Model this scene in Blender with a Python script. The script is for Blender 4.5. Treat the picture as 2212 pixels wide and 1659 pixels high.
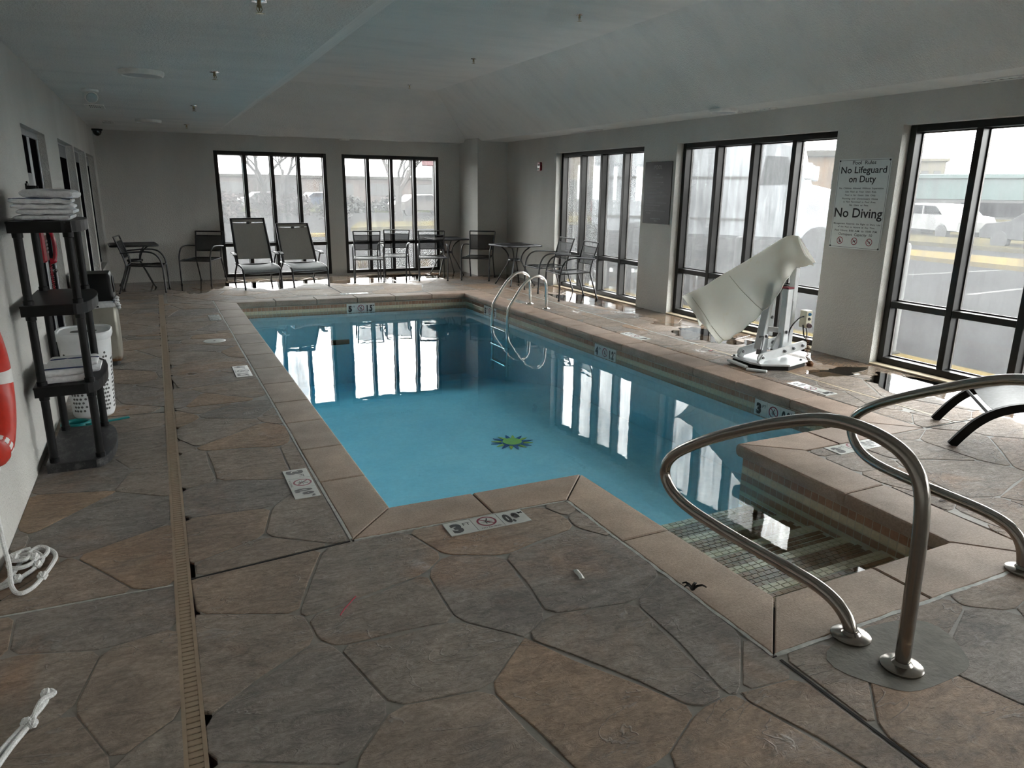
import bpy, bmesh, math, random
from mathutils import Vector, Matrix
from mathutils.geometry import tessellate_polygon
from math import sin, cos, pi, radians, sqrt

for _o in list(bpy.data.objects):
    bpy.data.objects.remove(_o, do_unlink=True)
SC = bpy.context.scene
COL = SC.collection
random.seed(7)

# ------------------------------------------------------------------ camera
cam_data = bpy.data.cameras.new('camera')
cam_data.sensor_width = 36.0
cam_data.lens = 1544.5 / 2212.0 * 36.0
cam_data.clip_start = 0.02
cam_data.clip_end = 500
cam = bpy.data.objects.new('camera', cam_data)
COL.objects.link(cam)
_f = Vector((0.42552672, 0.86639247, -0.26132565))
_r = Vector((0.89884985, -0.43811576, 0.01111424))
_u = Vector((0.10486159, 0.23962193, 0.96518671))
cam.matrix_world = Matrix(((_r.x, _u.x, -_f.x, 0), (_r.y, _u.y, -_f.y, 0), (_r.z, _u.z, -_f.z, 1.65), (0, 0, 0, 1)))
SC.camera = cam

# ------------------------------------------------------------------ overcast sky and exposure
world = bpy.data.worlds.new('overcast_sky')
SC.world = world
world.use_nodes = True
_bg = world.node_tree.nodes['Background']
_bg.inputs['Color'].default_value = (1.0, 0.985, 0.965, 1)
_bg.inputs['Strength'].default_value = 9.0
SC.view_settings.view_transform = 'Standard'
SC.view_settings.look = 'None'
SC.view_settings.gamma = 1.0
SC.view_settings.use_curve_mapping = False
SC.view_settings.exposure = 1.6

# ------------------------------------------------------------------ room measures (metres, camera above the origin)
XL, XR = -0.776, 6.335
H, H2, HW = 2.555, 3.352, 2.278
YN = -5.2  # near end drawn back to take the added light-giving window
WATER = -0.195
def YF(x):
    return 14.36 - 0.03 * (x + 0.776)

# ------------------------------------------------------------------ mesh helpers
class G:
    """collects vertices and faces and links them as one mesh object"""
    def __init__(self):
        self.v, self.f = [], []
    def add(self, vs, fs):
        n = len(self.v)
        self.v += [tuple(p) for p in vs]
        self.f += [tuple(i + n for i in q) for q in fs]
        return self
    def box(self, c, s, rot=None, b=0.0):
        hx, hy, hz = s[0] / 2, s[1] / 2, s[2] / 2
        if b <= 0:
            vs = [Vector((x * hx, y * hy, z * hz)) for x in (-1, 1) for y in (-1, 1) for z in (-1, 1)]
            fs = [(0, 1, 3, 2), (4, 6, 7, 5), (0, 4, 5, 1), (2, 3, 7, 6), (0, 2, 6, 4), (1, 5, 7, 3)]
        else:
            b = min(b, hx * .9, hy * .9, hz * .9)
            rings = []
            for z, k in ((-hz, b), (-hz + b, 0), (hz - b, 0), (hz, b)):
                x, y = hx - k, hy - k
                q = b if k == 0 else b * .6
                rings.append([Vector(p) for p in ((x - q, -y, z), (x, -y + q, z), (x, y - q, z), (x - q, y, z), (-x + q, y, z), (-x, y - q, z), (-x, -y + q, z), (-x + q, -y, z))])
            vs = [p for r in rings for p in r]
            fs = [tuple(range(7, -1, -1)), tuple(range(24, 32))]
            for i in range(3):
                for j in range(8):
                    k = (j + 1) % 8
                    fs.append((i * 8 + j, i * 8 + k, i * 8 + 8 + k, i * 8 + 8 + j))
        if rot is not None:
            vs = [rot @ p for p in vs]
        c = Vector(c)
        return self.add([p + c for p in vs], fs)
    def bx(self, x0, x1, y0, y1, z0, z1, b=0.0):
        return self.box(((x0 + x1) / 2, (y0 + y1) / 2, (z0 + z1) / 2), (abs(x1 - x0), abs(y1 - y0), abs(z1 - z0)), None, b)
    def beam(self, a, b_, w, h, bev=0.0, up=(0, 0, 1)):
        a, b_ = Vector(a), Vector(b_)
        d = b_ - a
        z = d.normalized()
        u = Vector(up)
        x = u.cross(z)
        if x.length < 1e-4:
            x = Vector((1, 0, 0)).cross(z)
        x.normalize()
        y = z.cross(x)
        R = Matrix((x, y, z)).transposed()
        return self.box((a + b_) / 2, (w, h, d.length), R, bev)
    def prism(self, poly, z0, z1):
        n = len(poly)
        vs = [(p[0], p[1], z0) for p in poly] + [(p[0], p[1], z1) for p in poly]
        fs = [tuple(range(n - 1, -1, -1)), tuple(range(n, 2 * n))] + [(i, (i + 1) % n, n + (i + 1) % n, n + i) for i in range(n)]
        return self.add(vs, fs)
    def loft(self, rings, closed=True, caps=True, loop=False):
        n = len(rings[0])
        vs = [p for r in rings for p in r]
        fs = []
        m = len(rings)
        for i in range(m if loop else m - 1):
            a, b_ = i * n, ((i + 1) % m) * n
            for j in range(n if closed else n - 1):
                k = (j + 1) % n
                fs.append((a + j, a + k, b_ + k, b_ + j))
        if caps and closed and not loop:
            fs.append(tuple(range(n - 1, -1, -1)))
            fs.append(tuple(range((m - 1) * n, m * n)))
        return self.add(vs, fs)
    def tube(self, path, r, n=8, loop=False, caps=True, squash=None):
        P = [Vector(p) for p in path]
        m = len(P)
        rs = r if isinstance(r, (list, tuple)) else [r] * m
        T = []
        for i in range(m):
            if loop:
                t = P[(i + 1) % m] - P[i - 1]
            else:
                t = P[min(i + 1, m - 1)] - P[max(i - 1, 0)]
            T.append(t.normalized() if t.length > 1e-9 else Vector((0, 0, 1)))
        u = Vector((0, 0, 1)) if abs(T[0].z) < .9 else Vector((1, 0, 0))
        u = (u - T[0] * u.dot(T[0])).normalized()
        rings = []
        for i in range(m):
            u = u - T[i] * u.dot(T[i])
            if u.length < 1e-6:
                u = Vector((1, 0, 0)) - T[i] * T[i].x
            u.normalize()
            w = T[i].cross(u)
            q = squash or (1, 1)
            rings.append([P[i] + u * (rs[i] * q[0] * cos(2 * pi * k / n)) + w * (rs[i] * q[1] * sin(2 * pi * k / n)) for k in range(n)])
        return self.loft(rings, True, caps, loop)
    def lathe(self, prof, n=24, c=(0, 0, 0), a0=0, sx=1, sy=1):
        c = Vector(c)
        rings = [[c + Vector((r * sx * cos(a0 + 2 * pi * k / n), r * sy * sin(a0 + 2 * pi * k / n), z)) for k in range(n)] for r, z in prof]
        return self.loft(rings)
    def grid(self, rows):
        n = len(rows[0])
        vs = [p for r in rows for p in r]
        fs = [(i * n + j, i * n + j + 1, (i + 1) * n + j + 1, (i + 1) * n + j) for i in range(len(rows) - 1) for j in range(n - 1)]
        return self.add(vs, fs)
    def sheet(self, rows, t):
        """a grid surface given thickness t along its own normals"""
        m, n = len(rows), len(rows[0])
        R = [[Vector(p) for p in r] for r in rows]
        top, bot = [], []
        for i in range(m):
            for j in range(n):
                du = R[min(i + 1, m - 1)][j] - R[max(i - 1, 0)][j]
                dv = R[i][min(j + 1, n - 1)] - R[i][max(j - 1, 0)]
                nn = du.cross(dv)
                nn = nn.normalized() if nn.length > 1e-12 else Vector((0, 0, 1))
                top.append(R[i][j] + nn * t / 2)
                bot.append(R[i][j] - nn * t / 2)
        N = m * n
        fs = []
        for i in range(m - 1):
            for j in range(n - 1):
                a, b_, c, d = i * n + j, i * n + j + 1, (i + 1) * n + j + 1, (i + 1) * n + j
                fs.append((a, d, c, b_))
                fs.append((N + a, N + b_, N + c, N + d))
        edge = [j for j in range(n)] + [i * n + n - 1 for i in range(1, m)] + [(m - 1) * n + j for j in range(n - 2, -1, -1)] + [i * n for i in range(m - 2, 0, -1)]
        for k in range(len(edge)):
            a, b_ = edge[k], edge[(k + 1) % len(edge)]
            fs.append((a, b_, N + b_, N + a))
        return self.add(top + bot, fs)
    def xf(self, fn):
        self.v = [tuple(fn(Vector(p))) for p in self.v]
        return self
    def mesh(self, name, mat, smooth=False, angle=40):
        me = bpy.data.meshes.new(name)
        me.from_pydata(self.v, [], self.f)
        bm = bmesh.new()
        bm.from_mesh(me)
        bmesh.ops.recalc_face_normals(bm, faces=bm.faces)
        if smooth:
            for f in bm.faces:
                f.smooth = True
            lim = radians(angle)
            for e in bm.edges:
                if len(e.link_faces) == 2 and e.calc_face_angle(0) > lim:
                    e.smooth = False
        bm.to_mesh(me)
        bm.free()
        if mat is not None:
            me.materials.append(mat)
        return me
    def build(self, name, mat, parent=None, smooth=False, loc=None, angle=40):
        o = bpy.data.objects.new(name, self.mesh(name, mat, smooth, angle))
        COL.objects.link(o)
        if parent is not None:
            o.parent = parent
        if loc is not None:
            o.location = loc
        return o

def place(name, me, parent=None, loc=(0, 0, 0), rz=0.0, scale=None):
    o = bpy.data.objects.new(name, me)
    COL.objects.link(o)
    if parent is not None:
        o.parent = parent
    o.location = loc
    o.rotation_euler = (0, 0, rz)
    if scale:
        o.scale = scale
    return o

def tag(o, label, cat, group=None):
    o['label'] = label
    o['category'] = cat
    if group:
        o['group'] = group
    return o

def thing(name, label, cat, loc=(0, 0, 0), rz=0.0, group=None, rot=None):
    o = bpy.data.objects.new(name, None)
    o.empty_display_size = .1
    COL.objects.link(o)
    o.location = loc
    o.rotation_euler = rot if rot is not None else (0, 0, rz)
    return tag(o, label, cat, group)

def struct(o, label=None):
    o['kind'] = 'structure'
    if label:
        o['label'] = label
    return o

def structure_root(name):
    o = bpy.data.objects.new(name, None)
    COL.objects.link(o)
    return struct(o)

def copy_tree(o, parent=None):
    kids = [c for c in o.children]
    c = o.copy()
    COL.objects.link(c)
    if parent is not None:
        c.parent = parent
    for ch in kids:
        copy_tree(ch, c)
    return c

def spline(pts, n=6, loop=False):
    P = [Vector(p) for p in pts]
    out = []
    m = len(P)
    for i in range(m if loop else m - 1):
        if loop:
            p0, p1, p2, p3 = P[i - 1], P[i], P[(i + 1) % m], P[(i + 2) % m]
        else:
            p0, p1, p2, p3 = P[max(i - 1, 0)], P[i], P[i + 1], P[min(i + 2, m - 1)]
        for k in range(n):
            t = k / n
            out.append(0.5 * ((2 * p1) + (p2 - p0) * t + (2 * p0 - 5 * p1 + 4 * p2 - p3) * t * t + (3 * p1 - p0 - 3 * p2 + p3) * t ** 3))
    if not loop:
        out.append(P[-1])
    return out

def fillet(pts, rad, n=6):
    """polyline with rounded corners"""
    P = [Vector(p) for p in pts]
    out = [P[0]]
    for i in range(1, len(P) - 1):
        r = rad[i] if isinstance(rad, (list, tuple)) else rad
        a, b = (P[i - 1] - P[i]), (P[i + 1] - P[i])
        d = min(r, a.length * .49, b.length * .49)
        s, e = P[i] + a.normalized() * d, P[i] + b.normalized() * d
        for k in range(n + 1):
            t = k / n
            out.append(s * (1 - t) ** 2 + P[i] * (2 * t * (1 - t)) + e * t * t)
    out.append(P[-1])
    return out

# ------------------------------------------------------------------ flat print helpers (x right, y up, z out)
def text_geo(g, s, x, y, cap=None, width=None, bold=0.0, z=0.0, align='C'):
    cu = bpy.data.curves.new('print', 'FONT')
    cu.body = s
    cu.size = 1.0
    cu.resolution_u = 3
    cu.offset = bold
    ob = bpy.data.objects.new('print', cu)
    COL.objects.link(ob)
    me = bpy.data.meshes.new_from_object(ob.evaluated_get(bpy.context.evaluated_depsgraph_get()))
    vs = [v.co.copy() for v in me.vertices]
    fs = [tuple(p.vertices) for p in me.polygons]
    bpy.data.objects.remove(ob)
    bpy.data.curves.remove(cu)
    bpy.data.meshes.remove(me)
    if not vs:
        return g
    x0, x1 = min(v.x for v in vs), max(v.x for v in vs)
    sy = cap / 0.73
    sx = width / (x1 - x0) if width else sy
    cx = (x0 + x1) / 2 if align == 'C' else x0
    return g.add([(x + (v.x - cx) * sx, y + v.y * sy, z) for v in vs], fs)

def disc_ring(g, x, y, r0, r1, z, n=28):
    vs = []
    for k in range(n):
        a = 2 * pi * k / n
        vs += [(x + r0 * cos(a), y + r0 * sin(a), z), (x + r1 * cos(a), y + r1 * sin(a), z)]
    fs = [(2 * k, 2 * k + 1, (2 * k + 3) % (2 * n), (2 * k + 2) % (2 * n)) for k in range(n)]
    return g.add(vs, fs)

def line_geo(g, a, b, w, z):
    a, b = Vector((a[0], a[1])), Vector((b[0], b[1]))
    d = (b - a).normalized() * 1.0
    p = Vector((-d.y, d.x)) * w / 2
    return g.add([(a.x + p.x, a.y + p.y, z), (a.x - p.x, a.y - p.y, z), (b.x - p.x, b.y - p.y, z), (b.x + p.x, b.y + p.y, z)], [(0, 1, 2, 3)])

def wall_rot(right, up):
    r, u = Vector(right), Vector(up)
    n = r.cross(u)
    return Matrix((r, u, n)).transposed().to_euler()
# ------------------------------------------------------------------ materials
class NT:
    def __init__(self, name):
        self.m = bpy.data.materials.new(name)
        self.m.use_nodes = True
        self.t = self.m.node_tree
        self.t.nodes.clear()
        self.out = self.t.nodes.new('ShaderNodeOutputMaterial')
    def n(self, typ, **kw):
        nd = self.t.nodes.new('ShaderNode' + typ)
        for k, v in kw.items():
            setattr(nd, k, v)
        return nd
    def l(self, a, b):
        self.t.links.new(a, b)
    def pos(self, scale=(1, 1, 1)):
        g = self.n('NewGeometry')
        mp = self.n('Mapping')
        mp.inputs['Scale'].default_value = scale
        self.l(g.outputs['Position'], mp.inputs['Vector'])
        return mp.outputs['Vector']
    def objco(self, scale=(1, 1, 1)):
        g = self.n('TexCoord')
        mp = self.n('Mapping')
        mp.inputs['Scale'].default_value = scale
        self.l(g.outputs['Object'], mp.inputs['Vector'])
        return mp.outputs['Vector']
    def noise(self, vec, scale, detail=3, rough=.55, dist=0, typ=None):
        nd = self.n('TexNoise')
        if typ:
            nd.noise_type = typ
        nd.inputs['Scale'].default_value = scale
        nd.inputs['Detail'].default_value = detail
        nd.inputs['Roughness'].default_value = rough
        nd.inputs['Distortion'].default_value = dist
        self.l(vec, nd.inputs['Vector'])
        return nd.outputs['Fac']
    def ramp(self, fac, stops, interp='LINEAR'):
        nd = self.n('ValToRGB')
        cr = nd.color_ramp
        cr.interpolation = interp
        while len(cr.elements) < len(stops):
            cr.elements.new(.5)
        for e, (p, c) in zip(cr.elements, stops):
            e.position = p
            e.color = (c[0], c[1], c[2], 1) if isinstance(c, (tuple, list)) else (c, c, c, 1)
        self.l(fac, nd.inputs['Fac'])
        return nd.outputs['Color']
    def mix(self, a, b, fac, mode='MIX'):
        nd = self.n('Mix', data_type='RGBA', blend_type=mode)
        for inp, v in ((nd.inputs[6], a), (nd.inputs[7], b), (nd.inputs[0], fac)):
            if hasattr(v, 'is_output'):
                self.l(v, inp)
            elif isinstance(v, (tuple, list)):
                inp.default_value = (v[0], v[1], v[2], 1)
            else:
                inp.default_value = v
        return nd.outputs[2]
    def math(self, op, a, b=0.0, clamp=False):
        nd = self.n('Math', operation=op, use_clamp=clamp)
        for inp, v in ((nd.inputs[0], a), (nd.inputs[1], b)):
            if hasattr(v, 'is_output'):
                self.l(v, inp)
            else:
                inp.default_value = v
        return nd.outputs[0]
    def bump(self, h, strength=.3, dist=.01, normal=None):
        nd = self.n('Bump')
        if hasattr(strength, 'is_output'):
            self.l(strength, nd.inputs['Strength'])
        else:
            nd.inputs['Strength'].default_value = strength
        nd.inputs['Distance'].default_value = dist
        self.l(h, nd.inputs['Height'])
        if normal is not None:
            self.l(normal, nd.inputs['Normal'])
        return nd.outputs['Normal']
    def bsdf(self, color, rough=.5, metal=0.0, spec=.5, normal=None, **kw):
        p = self.n('BsdfPrincipled')
        for inp, v in ((p.inputs['Base Color'], color), (p.inputs['Roughness'], rough), (p.inputs['Metallic'], metal), (p.inputs['Specular IOR Level'], spec)):
            if hasattr(v, 'is_output'):
                self.l(v, inp)
            elif isinstance(v, (tuple, list)):
                inp.default_value = (v[0], v[1], v[2], 1)
            else:
                inp.default_value = v
        if normal is not None:
            self.l(normal, p.inputs['Normal'])
        for k, v in kw.items():
            p.inputs[k].default_value = v
        return p.outputs['BSDF']
    def done(self, sh):
        self.l(sh, self.out.inputs['Surface'])
        return self.m

def plain(name, color, rough=.5, metal=0.0, spec=.5, var=.08, scale=18.0, bump=0.0, bscale=60.0):
    """one colour with a little cloudy variation and fine grain"""
    t = NT(name)
    v = t.objco()
    f = t.noise(v, scale, 3)
    c = t.ramp(f, [(.3, tuple(x * (1 - var) for x in color)), (.7, tuple(min(1, x * (1 + var)) for x in color))])
    nrm = t.bump(t.noise(v, bscale, 2), bump, .004) if bump else None
    return t.done(t.bsdf(c, rough, metal, spec, nrm))

M = {}
def wall_mat(name, color, strength=.8):
    t = NT(name)
    p = t.pos()
    big = t.noise(t.pos((1, 1, .35)), 1.1, 3)
    c = t.ramp(big, [(.3, tuple(x * .9 for x in color)), (.7, tuple(x * 1.08 for x in color))])
    h = t.math('ADD', t.noise(p, 55, 3, .6), t.math('MULTIPLY', t.noise(p, 150, 2), .5))
    return t.done(t.bsdf(c, .75, 0, .3, t.bump(h, strength, .012)))
M['wall'] = wall_mat('painted_stucco', (.60, .588, .555))
def ceiling_mat():
    t = NT('ceiling_paint')
    p = t.pos()
    big = t.noise(t.pos((.5, 1.6, 1)), 1.6, 5, .65)
    c = t.ramp(big, [(.32, (.76, .77, .755)), (.5, (.82, .825, .805)), (.72, (.86, .86, .84))])
    h = t.math('ADD', t.noise(p, 60, 3, .6), t.math('MULTIPLY', t.noise(p, 170, 2), .5))
    return t.done(t.bsdf(c, .85, 0, .25, t.bump(h, .9, .018)))
M['ceiling'] = ceiling_mat()

def wet_mask(t):
    """1 on the soaked parts of the deck beside the windows"""
    g = t.n('NewGeometry')
    sp = t.n('SeparateXYZ')
    t.l(g.outputs['Position'], sp.inputs[0])
    a = t.math('MULTIPLY', t.math('SUBTRACT', sp.outputs['X'], 5.55), 1.5)
    b = t.math('MULTIPLY', t.math('SUBTRACT', sp.outputs['Y'], 12.3), .8)
    near = t.math('MAXIMUM', a, b)
    near = t.math('MINIMUM', t.math('MAXIMUM', near, 0.0), 1.0)
    nz = t.noise(t.pos((1.0, .8, 0)), 1.4, 4, .6)
    w = t.math('ADD', t.math('MULTIPLY', near, .42), t.math('SUBTRACT', nz, .5))
    return t.ramp(w, [(.14, 0.0), (.22, 1.0)]), near

def stone_mat():
    t = NT('stamped_stone')
    oi = t.n('ObjectInfo')
    tint = t.ramp(oi.outputs['Random'], [(0, (.225, .205, .182)), (.20, (.240, .213, .185)), (.40, (.250, .214, .180)), (.55, (.212, .200, .186)), (.66, (.190, .185, .177)), (.74, (.235, .203, .172)), (.84, (.268, .205, .150)), (.92, (.248, .203, .162)), (1, (.235, .214, .190))], 'CONSTANT')
    p = t.pos((1, 1, 0))
    n1 = t.noise(p, 1.6, 6, .68, .8)
    n2 = t.noise(t.pos((.7, 1.6, 0)), 8, 7, .75, 1.2)
    n3 = t.noise(t.pos((.8, 1.2, 0)), 48, 4, .7, .4)
    c = t.mix(tint, t.ramp(n1, [(.3, .72), (.5, 1.0), (.7, 1.25)]), .9, 'MULTIPLY')
    c = t.mix(c, (.27, .165, .098), t.ramp(t.noise(p, 1.15, 5, .62, .7), [(.54, 0.0), (.70, .6)]))
    c = t.mix(c, (.115, .118, .118), t.ramp(t.noise(t.pos((1, 1.2, 3)), 1.7, 6, .66, .8), [(.56, 0.0), (.70, .55)]))
    c = t.mix(c, t.ramp(n2, [(.26, .48), (.5, 1.0), (.74, 1.45)]), .9, 'MULTIPLY')
    c = t.mix(c, t.ramp(n3, [(.28, .66), (.52, 1.0), (.72, 1.3)]), .8, 'MULTIPLY')
    g = t.n('NewGeometry')
    sp = t.n('SeparateXYZ')
    t.l(g.outputs['Position'], sp.inputs[0])
    right = t.math('MULTIPLY', t.math('SUBTRACT', sp.outputs['X'], 1.8), .4, True)
    c = t.mix(c, (1.20, 1.10, 1.02), 1.0, 'MULTIPLY')
    c = t.mix(c, (1.0, .96, .95), right, 'MULTIPLY')  # warmer to the right: the deck's different light put into the stone colour
    w, near = wet_mask(t)
    c = t.mix(c, (.62, .56, .48), t.math('MULTIPLY', w, .8), 'MULTIPLY')
    # thin raised creases of the slate stamp
    cr = t.noise(t.pos((.75, 1.5, 0)), 2.6, 4, .5, 1.6)
    crease = t.ramp(t.math('ABSOLUTE', t.math('SUBTRACT', cr, .5)), [(0.0, 1.0), (.012, 0.0)])
    brk = t.ramp(t.noise(p, 3.5, 2), [(.48, 0.0), (.56, 1.0)])
    crease = t.math('MULTIPLY', crease, brk)
    c = t.mix(c, (.34, .32, .29), t.math('MULTIPLY', crease, .4))
    rid = t.noise(t.pos((.8, 1.7, 0)), 3.6, 6, .62, 1.1, 'RIDGED_MULTIFRACTAL')
    fine = t.noise(t.pos((.75, 1.5, 0)), 15, 7, .72, 1.0)
    h = t.math('ADD', t.math('MULTIPLY', rid, .35), t.math('ADD', t.math('MULTIPLY', fine, 1.0), t.math('MULTIPLY', crease, .25)))
    dry = t.math('SUBTRACT', 1.0, w)
    nrm = t.bump(h, t.math('ADD', t.math('MULTIPLY', dry, .85), .03), .022)
    r = t.math('ADD', t.math('MULTIPLY', dry, t.math('SUBTRACT', .60, t.math('MULTIPLY', near, .15))), .05)
    return t.done(t.bsdf(c, r, 0, .36, nrm))
M['stone'] = stone_mat()

def grout_mat():
    t = NT('deck_grout')
    p = t.pos((1, 1, 0))
    c = t.ramp(t.noise(p, 9, 4, .6), [(.3, (.21, .195, .17)), (.7, (.28, .255, .22))])
    w, near = wet_mask(t)
    c = t.mix(c, (.6, .55, .5), t.math('MULTIPLY', w, .7), 'MULTIPLY')
    r = t.math('SUBTRACT', .6, t.math('MULTIPLY', w, .5))
    return t.done(t.bsdf(c, r, 0, .5, t.bump(t.noise(p, 45, 4), .35, .006)))
M['grout'] = grout_mat()

def coping_mat():
    t = NT('coping_concrete')
    oi = t.n('ObjectInfo')
    tint = t.ramp(oi.outputs['Random'], [(0, (.36, .27, .205)), (.5, (.39, .298, .23)), (1, (.33, .255, .20))])
    p = t.pos()
    c = t.mix(tint, t.ramp(t.noise(p, 4, 4, .6), [(.3, .75), (.7, 1.25)]), .8, 'MULTIPLY')
    c = t.mix(c, t.ramp(t.noise(p, 90, 3, .7), [(.3, .72), (.6, 1.12)]), .8, 'MULTIPLY')
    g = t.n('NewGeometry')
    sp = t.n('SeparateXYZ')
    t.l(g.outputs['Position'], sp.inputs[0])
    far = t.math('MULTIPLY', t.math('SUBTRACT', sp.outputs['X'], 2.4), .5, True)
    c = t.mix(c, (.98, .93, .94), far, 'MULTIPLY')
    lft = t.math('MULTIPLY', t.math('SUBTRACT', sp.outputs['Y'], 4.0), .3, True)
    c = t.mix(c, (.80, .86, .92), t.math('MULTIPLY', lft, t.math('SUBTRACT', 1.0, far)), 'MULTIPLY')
    nrm = t.bump(t.math('ADD', t.noise(t.pos((.35, 1.6, 1)), 34, 4, .65), t.noise(p, 140, 2)), .28, .005)
    return t.done(t.bsdf(c, .62, 0, .3, nrm))
M['coping'] = coping_mat()
M['sealant'] = plain('joint_sealant', (.40, .40, .37), .6, var=.25, scale=30, bump=.3)
M['sealant_tan'] = plain('tan_backer_rod', (.46, .36, .24), .6, var=.2, scale=40)
M['joint_dark'] = plain('open_joint', (.012, .011, .010), .9)
M['plaster'] = None
def plaster_mat():
    t = NT('pool_plaster')
    p = t.pos()
    c = t.ramp(t.noise(p, 2.2, 5, .6), [(.3, (.64, .76, .82)), (.7, (.78, .85, .88))])
    c = t.mix(c, t.ramp(t.noise(p, 25, 4, .7), [(.3, .92), (.7, 1.05)]), 1.0, 'MULTIPLY')
    return t.done(t.bsdf(c, .8, 0, .2))
M['plaster'] = plaster_mat()
def tile_mat(name, a, b, rough=.25):
    t = NT(name)
    oi = t.n('ObjectInfo')
    c = t.ramp(oi.outputs['Random'], [(0, a), (1, b)])
    c = t.mix(c, t.ramp(t.noise(t.pos(), 60, 3), [(.3, .85), (.7, 1.1)]), .8, 'MULTIPLY')
    return t.done(t.bsdf(c, rough, 0, .5))
M['tile_brown'] = tile_mat('brown_tile', (.33, .19, .13), (.42, .26, .18))
M['tile_cream'] = tile_mat('cream_tile', (.55, .49, .34), (.62, .56, .41))
M['tile_grout'] = plain('tile_grout', (.46, .42, .33), .7)
M['mosaic'] = tile_mat('mosaic_tile', (.20, .118, .062), (.25, .15, .08))
def water_mat():
    t = NT('pool_water')
    p = t.pos()
    h = t.math('ADD', t.noise(p, 1.7, 2, .5), t.math('MULTIPLY', t.noise(p, 7.0, 2, .5), .18))
    nrm = t.bump(h, .035, .05)
    fr = t.n('Fresnel')
    fr.inputs['IOR'].default_value = 1.33
    t.l(nrm, fr.inputs['Normal'])
    g = t.n('NewGeometry')
    up = t.n('Mix', data_type='FLOAT')
    t.l(g.outputs['Backfacing'], up.inputs[0])
    t.l(fr.outputs[0], up.inputs[2])
    up.inputs[3].default_value = .03
    tr = t.n('BsdfTransparent')
    tr.inputs['Color'].default_value = (.97, .99, .99, 1)
    gl = t.n('BsdfGlossy')
    gl.inputs['Roughness'].default_value = .0
    t.l(nrm, gl.inputs['Normal'])
    mx = t.n('MixShader')
    t.l(up.outputs[0], mx.inputs[0])
    t.l(tr.outputs[0], mx.inputs[1])
    t.l(gl.outputs[0], mx.inputs[2])
    va = t.n('VolumeAbsorption')
    va.inputs['Color'].default_value = (.22, .82, .965, 1)
    va.inputs['Density'].default_value = .46
    t.l(va.outputs[0], t.out.inputs['Volume'])
    return t.done(mx.outputs[0])
M['water'] = water_mat()
def puddle_mat():
    t = NT('puddle_water')
    nrm = t.bump(t.noise(t.pos(), 9, 3), .05, .01)
    fr = t.n('Fresnel')
    fr.inputs['IOR'].default_value = 1.33
    t.l(nrm, fr.inputs['Normal'])
    tr = t.n('BsdfTransparent')
    tr.inputs['Color'].default_value = (.80, .70, .55, 1)
    gl = t.n('BsdfGlossy')
    gl.inputs['Roughness'].default_value = .03
    t.l(nrm, gl.inputs['Normal'])
    mx = t.n('MixShader')
    t.l(fr.outputs[0], mx.inputs[0])
    t.l(tr.outputs[0], mx.inputs[1])
    t.l(gl.outputs[0], mx.inputs[2])
    return t.done(mx.outputs[0])
M['puddle'] = puddle_mat()
def glass_mat(name, lo, hi, drops=1.0):
    """window pane misted with condensation: streaks, patches and fine drops"""
    t = NT(name)
    st = t.noise(t.pos((5, 5, .55)), 2.4, 4, .6)
    pt = t.noise(t.pos((1, 1, .8)), 1.3, 3, .6)
    haze = t.math('ADD', t.math('MULTIPLY', st, .5), t.math('MULTIPLY', pt, .5))
    hz = t.ramp(haze, [(.36, lo), (.64, hi)])
    dr = t.ramp(t.noise(t.pos((1, 1, .55)), 210, 3, .75), [(.46, 0.0), (.74, .34 * drops)])
    pd = t.ramp(t.noise(t.pos((1, 1, .9)), 2.1, 3, .6), [(.42, .15), (.62, 1.0)])
    hz = t.math('ADD', hz, t.math('MULTIPLY', dr, pd), True)
    tr = t.n('BsdfTransparent')
    tr.inputs['Color'].default_value = (.96, .98, .98, 1)
    df = t.n('BsdfTranslucent')
    df.inputs['Color'].default_value = (.078, .081, .083, 1)
    m1 = t.n('MixShader')
    t.l(hz, m1.inputs[0])
    t.l(tr.outputs[0], m1.inputs[1])
    t.l(df.outputs[0], m1.inputs[2])
    gl = t.n('BsdfGlossy')
    gl.inputs['Roughness'].default_value = .02
    lw = t.n('LayerWeight')
    lw.inputs['Blend'].default_value = .25
    m2 = t.n('MixShader')
    t.l(t.math('MULTIPLY', lw.outputs['Fresnel'], .5), m2.inputs[0])
    t.l(m1.outputs[0], m2.inputs[1])
    t.l(gl.outputs[0], m2.inputs[2])
    return t.done(m2.outputs[0])
M['glass'] = glass_mat('misted_glass', .12, .46)
M['glass_foggy'] = glass_mat('foggy_glass', .30, .62)
M['glass_clear'] = glass_mat('lower_glass', .04, .18, .6)
M['frame'] = plain('dark_bronze_frame', (.016, .015, .014), .38, .3, .5, var=.15)
M['frame_light'] = plain('frame_gasket_edge', (.11, .10, .095), .4, .3)
M['sill'] = plain('tan_sill_caulk', (.52, .43, .30), .7)
M['dark_glass'] = plain('dark_interior_glass', (.005, .005, .006), .6, 0, 0.0)
M['alu'] = plain('grey_aluminium', (.34, .35, .36), .4, .6)
M['door_grey'] = plain('grey_door_panel', (.17, .175, .18), .5)
M['chrome'] = plain('chrome', (.75, .75, .76), .12, 1.0)
def steel_mat():
    t = NT('brushed_stainless')
    p = t.pos()
    c = t.ramp(t.noise(t.pos((1, 6, 6)), 9, 4, .7), [(.3, (.29, .27, .245)), (.7, (.335, .31, .28))])
    r = .21
    return t.done(t.bsdf(c, r, 1.0, .5))
M['steel'] = steel_mat()
M['ladder_steel'] = plain('polished_stainless', (.72, .70, .66), .22, 1.0)
M['chair_frame'] = plain('charcoal_chair_metal', (.060, .061, .064), .33, .6, .5, var=.2)
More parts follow.
